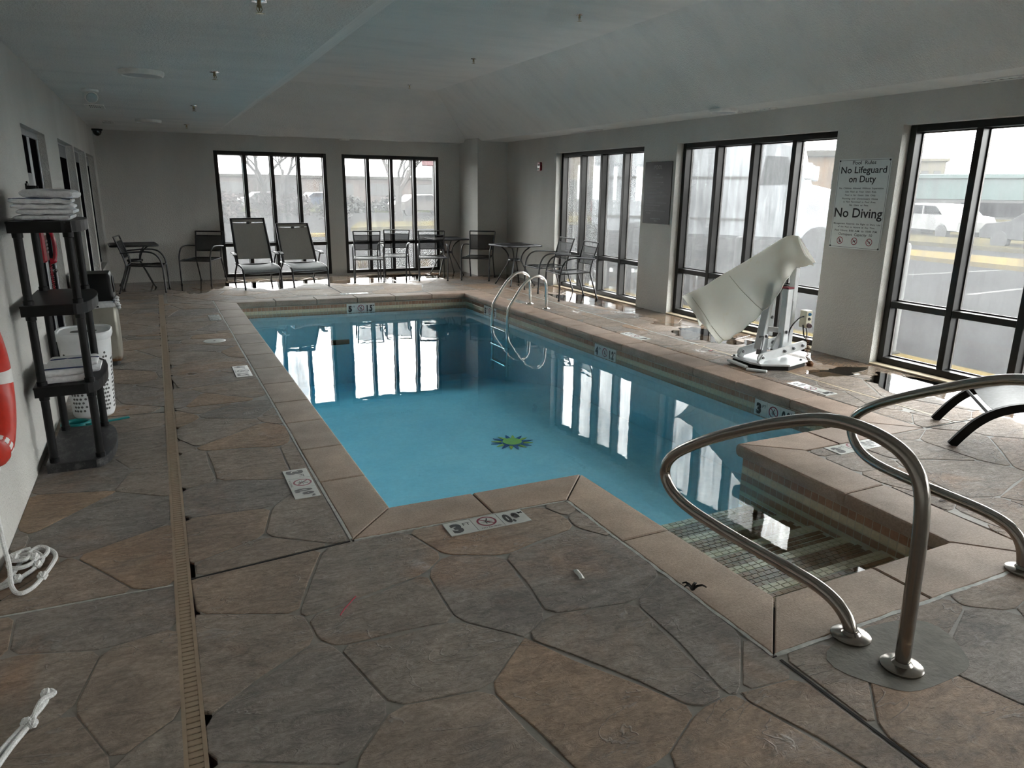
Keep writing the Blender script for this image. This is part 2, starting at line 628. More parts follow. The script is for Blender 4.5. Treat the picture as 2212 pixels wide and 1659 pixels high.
def mesh_mat(name, col, hole, sc):
    """expanded-metal mesh / woven sling: fine holes one can see through"""
    t = NT(name)
    fac = t.ramp(t.noise(t.objco(), sc, 2), [(.3, hole * .85), (.7, hole * 1.15)])
    tr = t.n('BsdfTransparent')
    b = t.bsdf(col, .5, .2, .4)
    mx = t.n('MixShader')
    t.l(fac, mx.inputs[0])
    t.l(b, mx.inputs[1])
    t.l(tr.outputs[0], mx.inputs[2])
    return t.done(mx.outputs[0])
M['mesh_metal'] = mesh_mat('perforated_chair_mesh', (.045, .046, .05), .42, 90)
M['table_mesh'] = mesh_mat('perforated_table_mesh', (.04, .04, .043), .18, 90)
def sling_mat():
    t = NT('woven_sling')
    v = t.objco((1, 1, 1))
    c = t.ramp(t.noise(t.objco((60, 4, 4)), 5, 3, .7), [(.3, (.24, .24, .228)), (.7, (.36, .355, .335))])
    b = t.bsdf(c, .7, 0, .3, t.bump(t.noise(v, 260, 2), .25, .002))
    tl = t.n('BsdfTranslucent')
    tl.inputs['Color'].default_value = (.42, .405, .365, 1)
    m1 = t.n('MixShader')
    m1.inputs[0].default_value = .36
    t.l(b, m1.inputs[1])
    t.l(tl.outputs[0], m1.inputs[2])
    return t.done(m1.outputs[0])
M['sling'] = sling_mat()
M['sling_seat'] = plain('blue_grey_seat_sling', (.20, .215, .22), .6, 0, .4, var=.12, scale=30, bump=.25, bscale=200)
M['sling_dark'] = plain('charcoal_sling', (.085, .09, .095), .45, 0, .5, var=.25, scale=40, bump=.25, bscale=200)
M['black_plastic'] = None
def scuffed_mat():
    t = NT('black_plastic')
    v = t.objco()
    c = t.ramp(t.noise(v, 7, 4, .7), [(.35, (.004, .0042, .0045)), (.65, (.009, .0095, .010))])
    return t.done(t.bsdf(c, .42, 0, .2, t.bump(t.noise(v, 90, 2), .08, .002)))
M['black_plastic'] = scuffed_mat()
def scuff_base_mat():
    t = NT('scuffed_black_plastic')
    v = t.objco((1, .4, 1))
    sc = t.ramp(t.noise(v, 22, 5, .75), [(.50, 0.0), (.62, .55)])
    c = t.mix((.014, .015, .017), (.12, .12, .115), sc)
    return t.done(t.bsdf(c, .45, 0, .5))
M['black_scuffed'] = scuff_base_mat()
M['white_plastic'] = plain('white_plastic', (.74, .75, .76), .35, var=.03)
M['hole_dark'] = plain('hamper_hole_shadow_inside', (.10, .10, .10), .8)
M['towel'] = plain('white_terry', (.82, .82, .83), .95, 0, .1, var=.08, scale=60, bump=.9, bscale=260)
M['blue_stripe'] = plain('navy_stripe', (.05, .07, .17), .95, 0, .1, var=.2, bump=.6, bscale=260)
M['red_plastic'] = plain('red_plastic', (.26, .006, .018), .22, 0, .5)
M['red_ring'] = plain('red_life_ring', (.55, .035, .02), .4, 0, .5, var=.12)
M['white_tape'] = plain('white_tape', (.75, .75, .73), .5)
M['teal'] = plain('teal_plastic', (.006, .20, .20), .35)
def bin_mat():
    t = NT('rust_flecked_enamel')
    v = t.objco()
    c = t.ramp(t.noise(v, 5, 3), [(.3, (.25, .24, .20)), (.7, (.33, .315, .27))])
    sp = t.ramp(t.noise(v, 45, 3, .7), [(.66, 0.0), (.70, .85)])
    c = t.mix(c, (.055, .035, .02), sp)
    s = t.n('SeparateXYZ')
    t.l(v, s.inputs[0])
    low = t.ramp(t.math('ADD', s.outputs['Z'], t.math('MULTIPLY', t.noise(v, 20, 4), .09)), [(.10, 1.0), (.135, 0.0)])
    c = t.mix(c, (.13, .055, .02), low)
    return t.done(t.bsdf(c, .35, .25, .5))
M['bin'] = bin_mat()
M['liner'] = plain('white_plastic_bag', (.66, .67, .68), .35, var=.12, scale=40, bump=.6, bscale=50)
M['rope'] = plain('white_braided_rope', (.70, .70, .69), .85, 0, .2, var=.15, scale=160, bump=.8, bscale=190)
M['drain'] = plain('beige_drain_grate', (.33, .25, .175), .5, 0, .4, var=.1)
M['white_metal'] = plain('white_powder_coat', (.66, .68, .69), .32, 0, .5, var=.06, bump=.05)
M['bolt'] = plain('steel_bolt', (.20, .20, .21), .35, .9)
def cover_mat():
    t = NT('off_white_vinyl_cover')
    v = t.pos()
    c = t.ramp(t.noise(v, 2.5, 4), [(.3, (.82, .82, .775)), (.7, (.90, .895, .86))])
    yl = t.ramp(t.noise(v, 5, 4, .65), [(.62, 0.0), (.76, .35)])
    c = t.mix(c, (.60, .46, .18), yl)
    b = t.bsdf(c, .48, 0, .4, t.bump(t.noise(v, 14, 3), .12, .01))
    tl = t.n('BsdfTranslucent')
    tl.inputs['Color'].default_value = (.95, .94, .90, 1)
    m1 = t.n('MixShader')
    m1.inputs[0].default_value = .5
    t.l(b, m1.inputs[1])
    t.l(tl.outputs[0], m1.inputs[2])
    return t.done(m1.outputs[0])
M['cover'] = cover_mat()
M['seam'] = plain('cover_seam', (.45, .43, .35), .6)
M['ivory'] = plain('ivory_box', (.60, .57, .44), .4)
M['rust'] = plain('rusty_iron', (.12, .05, .018), .8, .2, .4, var=.5, scale=60)
M['blue'] = plain('blue_button', (.04, .20, .38), .3)
M['mauve'] = plain('mauve_knob', (.14, .09, .10), .35)
M['black'] = plain('black_rubber', (.012, .012, .012), .5)
M['sign_white'] = plain('white_sign_board', (.66, .69, .68), .35, var=.03)
M['sign_black'] = plain('sign_black_print', (.008, .008, .010), .5)
M['sign_red'] = plain('sign_red_print', (.23, .012, .030), .5)
M['sign_dark'] = plain('charcoal_sign_board', (.022, .020, .019), .30, 0, .25)
M['sign_grey'] = plain('pale_grey_print', (.22, .22, .22), .5)
M['marker'] = plain('marker_tile_white', (.60, .61, .58), .3, var=.06, scale=25)
M['marker_worn'] = plain('worn_marker_tile', (.36, .37, .35), .35, var=.25, scale=25)
M['marker_ink'] = plain('marker_black_ink', (.018, .018, .02), .4)
M['ink_worn'] = plain('worn_marker_ink', (.075, .078, .085), .5)
M['marker_red'] = plain('marker_red_ink', (.22, .02, .045), .4)
M['light_white'] = plain('light_trim_white', (.85, .85, .82), .4)
M['diffuser'] = plain('light_diffuser_unlit', (.50, .53, .53), .3)
M['vent_dark'] = plain('vent_opening', (.01, .01, .01), .9)
M['brass'] = plain('sprinkler_brass', (.35, .29, .17), .3, .9)
M['dome'] = plain('smoked_dome', (.004, .004, .004), .08, 0, .6)
M['lime'] = plain('lime_mosaic', (.62, .66, .05), .4)
M['olive'] = plain('olive_mosaic', (.80, .66, .04), .4)
M['navy'] = plain('navy_mosaic', (.02, .05, .24), .4)
M['clear'] = plain('pale_lens', (.42, .45, .45), .12)
M['straw'] = plain('red_stir_stick', (.42, .02, .05), .4)
M['paper'] = plain('crumpled_paper', (.70, .70, .66), .7)
M['dead_leaf'] = plain('dry_leaf', (.075, .052, .038), .7, var=.3)
M['dry_leaf_dark'] = plain('dark_dry_leaf', (.022, .018, .016), .6, var=.3)
M['patch'] = plain('mortar_patch', (.185, .175, .15), .75, var=.2, scale=9, bump=.5, bscale=45)
# outdoors
def asphalt_mat():
    t = NT('wet_asphalt')
    p = t.pos((1, 1, 0))
    c = t.ramp(t.noise(p, .35, 4), [(.3, (.0125, .0125, .013)), (.7, (.018, .0177, .0177))])
    c = t.mix(c, t.ramp(t.noise(p, 30, 4, .7), [(.3, .8), (.7, 1.2)]), .7, 'MULTIPLY')
    return t.done(t.bsdf(c, 1.0, 0, 0.0))
M['asphalt'] = asphalt_mat()
M['kerb_yellow'] = plain('yellow_kerb', (0.0605, 0.0457, 0.0176), .7, 0, 0, var=.15, scale=3)
M['kerb_grey'] = plain('concrete_kerb', (.026, .0245, .021), .8, 0, 0)
M['lawn'] = plain('winter_grass', (0.0330, 0.0281, 0.0138), .95, 0, 0, var=.25, scale=2)
M['lawn_green'] = plain('green_grass', (0.0193, 0.0215, 0.0088), .95, 0, 0, var=.2, scale=2)
M['line_white'] = plain('white_road_paint', (0.0633, 0.0633, 0.0605), .7, 0, 0)
M['bark'] = plain('bare_bark', (0.0099, 0.0077, 0.0066), .9, var=.2)
M['twig'] = plain('bare_twigs', (0.0138, 0.0105, 0.0094), .9)
M['shrub'] = plain('dark_shrub', (0.0055, 0.0060, 0.0050), .9)
M['shrub_red'] = plain('russet_shrub', (0.0193, 0.0105, 0.0094), .9)
M['ornamental'] = plain('golden_dry_grass', (0.0506, 0.0330, 0.0099), .9, var=.3)
M['bollard'] = plain('grey_green_bollard', (0.0193, 0.0193, 0.0171), .6)
M['bollard_dark'] = plain('dark_bollard', (0.0066, 0.0066, 0.0066), .6)
M['truck'] = plain('white_vehicle_paint', (.145, .155, .165), .25)
M['tyre'] = plain('tyre_rubber', (0.0039, 0.0039, 0.0044), .7)
M['tail'] = plain('red_tail_lamp', (0.0506, 0.0028, 0.0039), .3)
M['car_blue'] = plain('blue_paint', (0.0077, 0.0138, 0.0281), .3)
M['car_brown'] = plain('brown_paint', (0.0127, 0.0083, 0.0060), .3)
M['car_grey'] = plain('grey_paint', (0.0127, 0.0132, 0.0143), .3)
M['car_white'] = plain('pale_car_paint', (0.0935, 0.0935, 0.0935), .3)
M['car_red'] = plain('dark_red_paint', (0.0281, 0.0033, 0.0033), .3)
M['tan_brick'] = plain('tan_building', (0.0479, 0.0391, 0.0281), .9, var=.08, scale=.5)
M['pink_brick'] = plain('pinkish_building', (0.0330, 0.0242, 0.0204), .9, var=.08, scale=.5)
M['orange_brick'] = plain('orange_building', (0.0457, 0.0281, 0.0138), .9, var=.08, scale=.5)
M['cream_wall'] = plain('cream_building', (0.0556, 0.0495, 0.0352), .9)
M['teal_roof'] = plain('teal_metal_roof', (0.0138, 0.0292, 0.0275), .5)
M['shop_front'] = plain('grey_shop_front', (0.0116, 0.0116, 0.0116), .5)
M['sign_pole_red'] = plain('red_road_sign', (0.0457, 0.0050, 0.0072), .5)
M['pole'] = plain('grey_pole', (0.0204, 0.0215, 0.0226), .6)
# ------------------------------------------------------------------ floor: stamped flagstones in slabs cut by joints
floor = struct(G().bx(XL - .2, -.085, YN, 14.5, -.16, -.0035).bx(-.085, .0, YN, 14.5, -.16, -.075).bx(.0, .70, YN, 14.5, -.16, -.0035)
               .bx(.70, 1.88, YN, 3.15, -.16, -.0035).bx(1.88, 6.5, YN, 1.62, -.16, -.0035).bx(3.70, 6.5, 1.62, 3.15, -.16, -.0035)
               .bx(4.93, 6.5, 3.15, 11.29, -.16, -.0035).bx(.70, 6.5, 11.53, 14.5, -.16, -.0035).prism([(.70, 11.53), (4.93, 11.27), (6.5, 11.29), (6.5, 11.6), (.70, 11.6)], -.16, -.0035)
               .build('floor', M['grout']), 'stamped concrete deck in mottled grey and brown flagstones')

def clip(poly, p, n):
    """keep the side of a convex polygon where (q-p).n <= 0"""
    out = []
    for i in range(len(poly)):
        a, b = poly[i], poly[(i + 1) % len(poly)]
        da, db = (a - p).dot(n), (b - p).dot(n)
        if da <= 0:
            out.append(a)
        if (da < 0 < db) or (db < 0 < da):
            out.append(a + (b - a) * (da / (da - db)))
    return out

def inset(poly, d):
    res = poly
    for i in range(len(poly)):
        a, b = poly[i], poly[(i + 1) % len(poly)]
        e = b - a
        if e.length < 1e-6:
            continue
        n = Vector((e.y, -e.x)).normalized()
        res = clip(res, a - n * d, n)
        if len(res) < 3:
            return []
    return res

def area(poly):
    return .5 * abs(sum(poly[i].x * poly[(i + 1) % len(poly)].y - poly[(i + 1) % len(poly)].x * poly[i].y for i in range(len(poly))))

def flagstones(panel, step, rng):
    P = [Vector(p) for p in panel]
    x0, x1 = min(p.x for p in P), max(p.x for p in P)
    y0, y1 = min(p.y for p in P), max(p.y for p in P)
    seeds = []
    y = y0 - step
    row = 0
    while y < y1 + step * 1.5:
        x = x0 - step + (row % 2) * step * .5
        while x < x1 + step * 1.5:
            seeds.append(Vector((x + rng.uniform(-.36, .36) * step, y + rng.uniform(-.36, .36) * step)))
            x += step * rng.uniform(.85, 1.45)
        y += step * rng.uniform(.7, 1.0)
        row += 1
    border = 3.0
    for s in seeds:
        cell = P
        for q in seeds:
            if q is s or (q - s).length > step * 4:
                continue
            cell = clip(cell, (s + q) / 2, (q - s).normalized())
            if len(cell) < 3:
                break
        if len(cell) < 3:
            continue
        # no sliver pieces, and a joint of its own width round every stone
        cell = inset(cell, rng.uniform(.0012, .0055))
        if len(cell) < 3 or area(cell) < .012:
            continue
        pts = []
        m = len(cell)
        for i in range(m):
            a, b, c = cell[i - 1], cell[i], cell[(i + 1) % m]
            e = (c - b)
            if e.length < .02:
                pts.append(b)
                continue
            # corner cut a little round, edges gently uneven
            r = min(.035, e.length * .2)
            pts.append(b + e.normalized() * r)
            k = max(1, min(3, int(e.length / .22)))
            nn = Vector((e.y, -e.x)).normalized()
            onb = any(abs((b - P[j]).cross(P[(j + 1) % len(P)] - P[j])) / (P[(j + 1) % len(P)] - P[j]).length < .03 and abs((c - P[j]).cross(P[(j + 1) % len(P)] - P[j])) / (P[(j + 1) % len(P)] - P[j]).length < .03 for j in range(len(P)))
            for q in range(1, k):
                t = q / k
                pts.append(b + e * t - nn * (0 if onb else rng.uniform(-.004, .016)))
            pts.append(c - e.normalized() * r)
        n = len(pts)
        cen = sum(pts, Vector((0, 0))) / n
        z = rng.uniform(-.0012, .0004)
        vs = [(p.x, p.y, -.012) for p in pts] + [(p.x, p.y, z - .002) for p in pts]
        vs += [(p.x + (cen.x - p.x) / max(.05, (cen - p).length) * .005, p.y + (cen.y - p.y) / max(.05, (cen - p).length) * .005, z) for p in pts]
        fs = []
        for k in (0, n):
            for i in range(n):
                j = (i + 1) % n
                fs.append((k + i, k + j, k + n + j, k + n + i))
        fs.append(tuple(range(2 * n, 3 * n)))
        G().add(vs, fs).build('stone', M['stone'], floor)

rng = random.Random(21)
def ydr(y):
    return -.088 + .0022 * y
PANELS = [
    ([(XL, .4), (ydr(.4), .4), (ydr(3.09), 3.085), (XL, 3.115)], .49),
    ([(XL, 3.127), (ydr(3.1), 3.097), (ydr(5.8), 5.80), (XL, 5.86)], .48),
    ([(XL, 5.87), (ydr(5.8), 5.81), (ydr(9), 9.0), (XL, 9.05)], .52),
    ([(XL, 9.06), (ydr(9), 9.01), (ydr(12.5), 12.5), (.03, 12.5), (.03, 14.33), (XL, 14.36)], .56),
    ([(ydr(.4) + .056, .4), (1.884, .4), (1.884, 3.135), (.70, 3.165), (ydr(3.1) + .056, 3.105)], .52),
    ([(ydr(3.1) + .056, 3.118), (.69, 3.175), (.688, 5.85), (ydr(5.85) + .056, 5.85)], .49),
    ([(ydr(5.85) + .056, 5.86), (.687, 5.86), (.68, 8.9), (ydr(8.9) + .056, 8.9)], .52),
    ([(ydr(8.9) + .056, 8.91), (.68, 8.91), (.66, 11.545), (ydr(11.5) + .056, 11.545)], .56),
    ([(.042, 11.56), (.67, 11.57), (2.62, 11.44), (2.62, 14.26), (.042, 14.33)], .62),
    ([(2.63, 11.44), (4.85, 11.30), (4.85, 14.19), (2.63, 14.26)], .62),
    ([(4.86, 11.30), (6.335, 11.30), (6.335, 13.21), (5.75, 13.21), (5.75, 14.17), (4.86, 14.19)], .64),
    ([(1.90, .4), (6.335, .4), (6.335, 1.60), (3.66, 1.618), (1.912, 1.622)], .54),
    ([(3.672, 1.63), (6.335, 1.61), (6.335, 3.09), (4.94, 3.14), (3.745, 3.158)], .52),
    ([(4.938, 3.155), (5.27, 3.15), (5.33, 6.2), (4.915, 6.2)], .49),
    ([(5.29, 3.15), (6.335, 3.105), (6.335, 6.2), (5.345, 6.2)], .52),
    ([(4.913, 6.21), (5.33, 6.21), (5.39, 11.29), (4.86, 11.29)], .52),
    ([(5.345, 6.21), (6.335, 6.21), (6.335, 11.29), (5.405, 11.29)], .57),
]
for poly, st in PANELS:
    if len(poly) > 5 and poly[0][0] < -.5:          # L-shaped corner slab: two convex halves
        flagstones([poly[0], poly[1], poly[2], (XL, 12.5)], st, rng)
        flagstones([(XL, 12.51), (.03, 12.51), poly[4], poly[5]], st, rng)
    elif len(poly) == 6 and poly[2] == (6.335, 13.21):
        flagstones([poly[0], poly[1], poly[2], (4.86, 13.21)], st, rng)
        flagstones([(4.86, 13.22), (5.75, 13.22), poly[4], poly[5]], st, rng)
    else:
        flagstones(poly, st, rng)

# sealed joints between slabs
def strip(name, a, b, w, mat, wob=0.0, z=-.0005, n=14):
    a, b = Vector((a[0], a[1], 0)), Vector((b[0], b[1], 0))
    d = (b - a).normalized()
    p = Vector((-d.y, d.x, 0))
    L = []
    for i in range(n + 1):
        c = a + (b - a) * (i / n) + p * random.uniform(-wob, wob)
        q = w * random.uniform(.75, 1.2) / 2
        L.append([(c - p * q).to_3d() + Vector((0, 0, -.011)), (c - p * q) + Vector((0, 0, z - .001)), (c + p * q) + Vector((0, 0, z - .001)), (c + p * q) + Vector((0, 0, -.011))])
    return G().loft(L, False, False).build(name, mat, floor)
strip('joint', (XL + .01, 3.121), (ydr(3) - .01, 3.091), .012, M['sealant'], .002)
strip('joint', (ydr(3) + .06, 3.112), (.69, 3.17), .012, M['joint_dark'], .001)
strip('joint', (XL + .01, 5.865), (ydr(6) - .01, 5.805), .010, M['joint_dark'], .001)
strip('joint', (1.898, 1.60), (1.892, YN), .010, M['joint_dark'], .001)
strip('joint', (4.94, 3.148), (6.33, 3.098), .010, M['joint_dark'], .001)
strip('joint', (5.28, 3.14), (5.338, 6.2), .024, M['sealant_tan'], .002, .0005)
strip('joint', (5.338, 6.2), (5.398, 11.28), .022, M['sealant'], .002, .0005)
strip('joint', (2.625, 11.45), (2.625, 14.25), .010, M['joint_dark'], .001)
for a, b, w in (((.698, 3.19), (.668, 11.54), .014), ((.712, 3.172), (1.893, 3.138), .010), ((1.886, 3.14), (1.888, 1.63), .016), ((1.90, 1.625), (3.66, 1.620), .018)):
    strip('sealant_bead', a, b, w, M['sealant'], .003, .001, 40)

# ------------------------------------------------------------------ pool: coping stones, basin, tiles, steps
pool = thing('swimming_pool', 'indoor swimming pool with brown stone coping and a tiled entry alcove', 'pool')
IN = [(.978, 3.466), (2.164, 3.444), (2.201, 1.928), (3.361, 1.927), (3.408, 3.46), (4.600, 3.455), (4.489, 10.972), (.971, 11.239)]
OUT = [(.710, 3.187), (1.897, 3.151), (1.90, 1.635), (3.66, 1.63), (3.739, 3.173), (4.921, 3.151), (4.85, 11.28), (.675, 11.554)]
CUTS = [('x', [1.45]), ('y', [2.616]), ('x', [2.794]), ('y', [2.555]), ('x', [4.06]), ('y', [4.101, 4.73, 5.308, 5.885, 6.505, 7.1, 7.7, 8.25, 8.798, 9.35, 9.9, 10.43]),
        ('x', [3.938, 3.333, 2.733, 2.117, 1.516]), ('y', [10.6, 9.978, 9.351, 8.737, 8.153, 7.558, 6.934, 6.329, 5.709, 5.148, 4.542, 3.959])]
def at_axis(a, b, ax, val):
    i = 0 if ax == 'x' else 1
    t = (val - a[i]) / (b[i] - a[i])
    return a + (b - a) * t
def coping_ring(o, i):
    d = (i - o)
    w = d.length
    d = d / w
    prof = [(0, -.085), (0, -.003), (.004, 0), (w - .026, 0), (w - .012, -.0025), (w - .003, -.010), (w, -.024), (w - .001, -.050), (w - .006, -.072), (w - .018, -.086), (w - .05, -.092)]
    return [Vector((o.x + d.x * s, o.y + d.y * s, z)) for s, z in prof]
for e in range(8):
    a, b = Vector(IN[e]), Vector(IN[(e + 1) % 8])
    oa, ob = Vector(OUT[e]), Vector(OUT[(e + 1) % 8])
    ax, cuts = CUTS[e]
    st = [(oa, a)] + [(at_axis(oa, ob, ax, c), at_axis(a, b, ax, c)) for c in cuts] + [(ob, b)]
    dirv = (b - a).normalized()
    for k in range(len(st) - 1):
        g0 = .005
        (o0, i0), (o1, i1) = st[k], st[k + 1]
        A = coping_ring(o0 + dirv * g0, i0 + dirv * g0)
        B = coping_ring(o1 - dirv * g0, i1 - dirv * g0)
        dl_ = Vector((dirv.x, dirv.y, 0)) * .006
        def low(R):
            return [Vector((p.x, p.y, p.z - (.005 if p.z > -.05 else 0))) for p in R]
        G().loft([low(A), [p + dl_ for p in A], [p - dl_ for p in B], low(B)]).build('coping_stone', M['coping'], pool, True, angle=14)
# dark bedding under the coping, seen only in the open joints
bed = G()
for e in range(8):
    a, b, oa, ob = Vector(IN[e]), Vector(IN[(e + 1) % 8]), Vector(OUT[e]), Vector(OUT[(e + 1) % 8])
    k = .82
    bed.prism([oa, ob, ob + (b - ob) * k, oa + (a - oa) * k], -.11, -.012)
bed.build('mortar_bed', M['joint_dark'], pool)

def offset(poly, d):
    n = len(poly)
    res = []
    for i in range(n):
        p0, p1, p2 = Vector(poly[i - 1]), Vector(poly[i]), Vector(poly[(i + 1) % n])
        e1, e2 = (p1 - p0).normalized(), (p2 - p1).normalized()
        n1, n2 = Vector((e1.y, -e1.x)), Vector((e2.y, -e2.x))
        m = (n1 + n2).normalized()
        res.append(p1 + m * (d / m.dot(n1)))
    return res
W = offset(IN, .04)
W2 = offset(IN, .16)
basin = G()
n = 8
basin.add([(p.x, p.y, -.10) for p in W] + [(p.x, p.y, -1.7) for p in W], [(i, (i + 1) % n, n + (i + 1) % n, n + i) for i in range(n)])
xl, xr = .80, 4.80
basin.add([(xl, 1.7, -.86), (xr, 1.7, -.86), (xr, 7.6, -.86), (xl, 7.6, -.86), (xr, 8.1, -.875), (xl, 8.1, -.875), (xr, 10.6, -1.36), (xl, 10.6, -1.36), (xr, 11.5, -1.40), (xl, 11.5, -1.40)],
          [(0, 1, 2, 3), (3, 2, 4, 5), (5, 4, 6, 7), (7, 6, 8, 9)])
basin.build('basin', M['plaster'], pool)

def tile_run(p0, p1, z0, z1, pitch, mat, name, count=None, stuff=False, gap=.0045, proud=.004, parent=pool):
    """a row of tiles on a wall between two plan points; the tiles stand a little proud of the wall"""
    p0, p1 = Vector(p0), Vector(p1)
    d = p1 - p0
    L = d.length
    d.normalize()
    nrm = Vector((-d.y, d.x))
    k = max(1, int(L / pitch))
    w = L / k
    g = G()
    me = None
    for i in range(k):
        c = p0 + d * (w * (i + .5))
        hw = (w - gap) / 2
        q = [c - d * hw, c + d * hw]
        vs = []
        for dist, ins in ((-.004, 0), (proud * .5, 0), (proud, .002)):
            vs += [Vector((c.x + d.x * s * (hw - ins) + nrm.x * dist, c.y + d.y * s * (hw - ins) + nrm.y * dist, z)) for s, z in ((-1, z0 + ins), (1, z0 + ins), (1, z1 - ins), (-1, z1 - ins))]
        fs = [(8, 9, 10, 11)] + [(r * 4 + j, r * 4 + (j + 1) % 4, r * 4 + 4 + (j + 1) % 4, r * 4 + 4 + j) for r in (0, 1) for j in range(4)]
        if stuff:
            g.add(vs, fs)
        else:
            o = G().add([v - Vector((c.x, c.y, z0)) for v in vs], fs).build(name, mat, parent, loc=(c.x, c.y, z0))
    if stuff:
        o = g.build(name, mat, parent)
        o['kind'] = 'stuff'
    return k
# grout backing strips behind the tile bands, then the bands
gb = G()
for e in range(8):
    a, b = W[e], W[(e + 1) % 8]
    d = (b - a).normalized()
    nr = Vector((-d.y, d.x)) * .0015
    zb = -.36 if e in (1, 2, 3) else -.255
    gb.add([(a.x + nr.x, a.y + nr.y, -.088), (b.x + nr.x, b.y + nr.y, -.088), (b.x + nr.x, b.y + nr.y, zb), (a.x + nr.x, a.y + nr.y, zb)], [(0, 1, 2, 3)])
gb.build('grout_band', M['tile_grout'], pool)
PITCH = .0535
tile_run(W[3], W[4], -.149, -.099, PITCH, M['tile_brown'], 'tile')
tile_run(W[6], W[7], -.149, -.099, PITCH, M['tile_brown'], 'tile')
tile_run(W[5], W[6], -.149, -.099, PITCH, M['tile_brown'], 'tile')
tile_run(W[3], W[4], -.202, -.1535, PITCH, M['tile_cream'], 'cream_tile')
for e, mt in ((5, 'tile_cream'), (6, 'tile_cream')):
    tile_run(W[e], W[(e + 1) % 8], -.202, -.1535, PITCH, M[mt], 'cream_tile_row', stuff=True)
for e in (5, 6, 7, 0, 4):
    tile_run(W[e], W[(e + 1) % 8], -.252, -.2065, PITCH, M['tile_brown'], 'sunken_tile_row', stuff=True)
for e in (0, 1, 2, 4, 7):
    tile_run(W[e], W[(e + 1) % 8], -.149, -.099, PITCH, M['tile_brown'], 'hidden_tile_row', stuff=True)
    tile_run(W[e], W[(e + 1) % 8], -.202, -.1535, PITCH, M['tile_cream'], 'hidden_cream_row', stuff=True)
for z0, z1, mt in ((-.252, -.2065, 'tile_brown'), (-.282, -.2565, 'tile_cream'), (-.332, -.2865, 'tile_brown'), (-.360, -.3365, 'tile_cream'), (-.410, -.3645, 'tile_brown'), (-.436, -.4145, 'tile_cream')):
    tile_run(W[3], W[4], z0, z1, PITCH, M[mt], 'sunken_tile_row', stuff=True)
# steps down the alcove: cream nosing tiles two wide, brown mosaic behind them
SX0, SX1 = 2.165, 3.425
back = 1.90
nose_me = G().box((0, 0, 0), (.0465, .0295, .008), None, .0015).mesh('nosing_tile', M['tile_cream'])
for si, (yf, z) in enumerate(((2.30, -.235), (2.55, -.270), (2.785, -.305), (3.03, -.340), (3.28, -.375))):
    s = G().bx(SX0, SX1, back - .03, yf, -.90, z - .004).build('step', M['tile_grout'], pool)
    k = int((SX1 - SX0) / .0505)
    for i in range(k):
        for r in range(2):
            place('nosing_tile', nose_me, s, (SX0 + .026 + i * .0505, yf - .016 - r * .0325, z - .004))
    mg = G()
    y0, y1 = back + .004, yf - .067
    rows, cols = max(1, int((y1 - y0) / .034)), int((SX1 - SX0) / .045)
    for r in range(rows):
        for c in range(cols):
            mg.box((SX0 + .023 + (c + (.5 if r % 2 else 0)) * .045, y0 + .016 + r * (y1 - y0) / rows, z - .004), (.0415, .030, .007))
    o = mg.build('mosaic_tiles', M['mosaic'], s)
    o['kind'] = 'stuff'
    rg = G()
    for c in range(k):
        rg.box((SX0 + .026 + c * .0505, yf + .001, z - .022), (.0465, .006, .030))
    o = rg.build('riser_tiles', M['mosaic'], s)
    o['kind'] = 'stuff'
    back = yf
G().box((2.44, 11.155, -.70), (.29, .03, .075), Matrix.Rotation(-.076, 3, 'Z'), .006).build('return_grate', M['rust'], pool)
# water
wp = offset(IN, .035)
water = G().prism([(p.x, p.y) for p in wp], -1.65, WATER).build('pool_water', M['water'])
tag(water, 'calm clear blue pool water mirroring the bright windows', 'water')
# sun mosaic on the pool floor
sun = thing('sun_mosaic', 'sun shaped mosaic in lime and navy set in the pool floor', 'mosaic', (3.075, 6.245, -.857), .25)
def ray_poly(ang, r0, r1, w, bend):
    ca, sa = cos(ang), sin(ang)
    pts = [(r0, -w), (r0 + (r1 - r0) * .5, -w * .8 + bend), (r1, bend * 2), (r0 + (r1 - r0) * .5, w * .8 + bend), (r0, w)]
    return [(x * ca - y * sa, x * sa + y * ca) for x, y in pts]
for k in range(16):
    G().prism(ray_poly(2 * pi * k / 16, .112, .225 if k % 2 else .215, .020, .006 if k % 2 == 0 else 0), 0, .004).build('ray', M['olive' if k % 2 == 0 else 'navy'], sun)
G().prism([(.100 * cos(2 * pi * k / 24) + .012, .100 * sin(2 * pi * k / 24) + .01) for k in range(24)], 0, .006).build('face', M['lime'], sun)
G().prism([(.118 * cos(a), .118 * sin(a)) for a in [pi * (.95 + 1.0 * k / 12) for k in range(13)]] + [(.085 * cos(a) + .012, .085 * sin(a) + .01) for a in [pi * (1.95 - 1.0 * k / 12) for k in range(13)]], 0, .005).build('crescent', M['navy'], sun)

# ------------------------------------------------------------------ walls
def openings_wall(g, a0, a1, z1, holes, face, back, axis):
    """boxes round rectangular holes; holes = (a, b, zlow, zhigh) sorted along the wall"""
    def put(p, q, zl, zh):
        if q - p < 1e-4 or zh - zl < 1e-4:
            return
        if axis == 'y':
            g.bx(min(face, back), max(face, back), p, q, zl, zh)
        else:
            g.bx(p, q, min(face, back), max(face, back), zl, zh)
    cur = a0
    for a, b, zl, zh in holes:
        put(cur, a, -.15, z1)
        put(a, b, -.15, zl)
        put(a, b, zh, z1)
        cur = b
    put(cur, a1, -.15, z1)
    return g
WIN_R = [(-4.42, -1.87), (-1.12, 1.43), (2.18, 4.726), (5.455, 8.011), (8.739, 11.262)]  # first opening is unseen, added to let more light in
wr = openings_wall(G(), YN - .2, 14.6, 2.75, [(a, b, .012, HW) for a, b in WIN_R], XR, XR + .26, 'y')
struct(wr.build('wall_right', M['wall']))
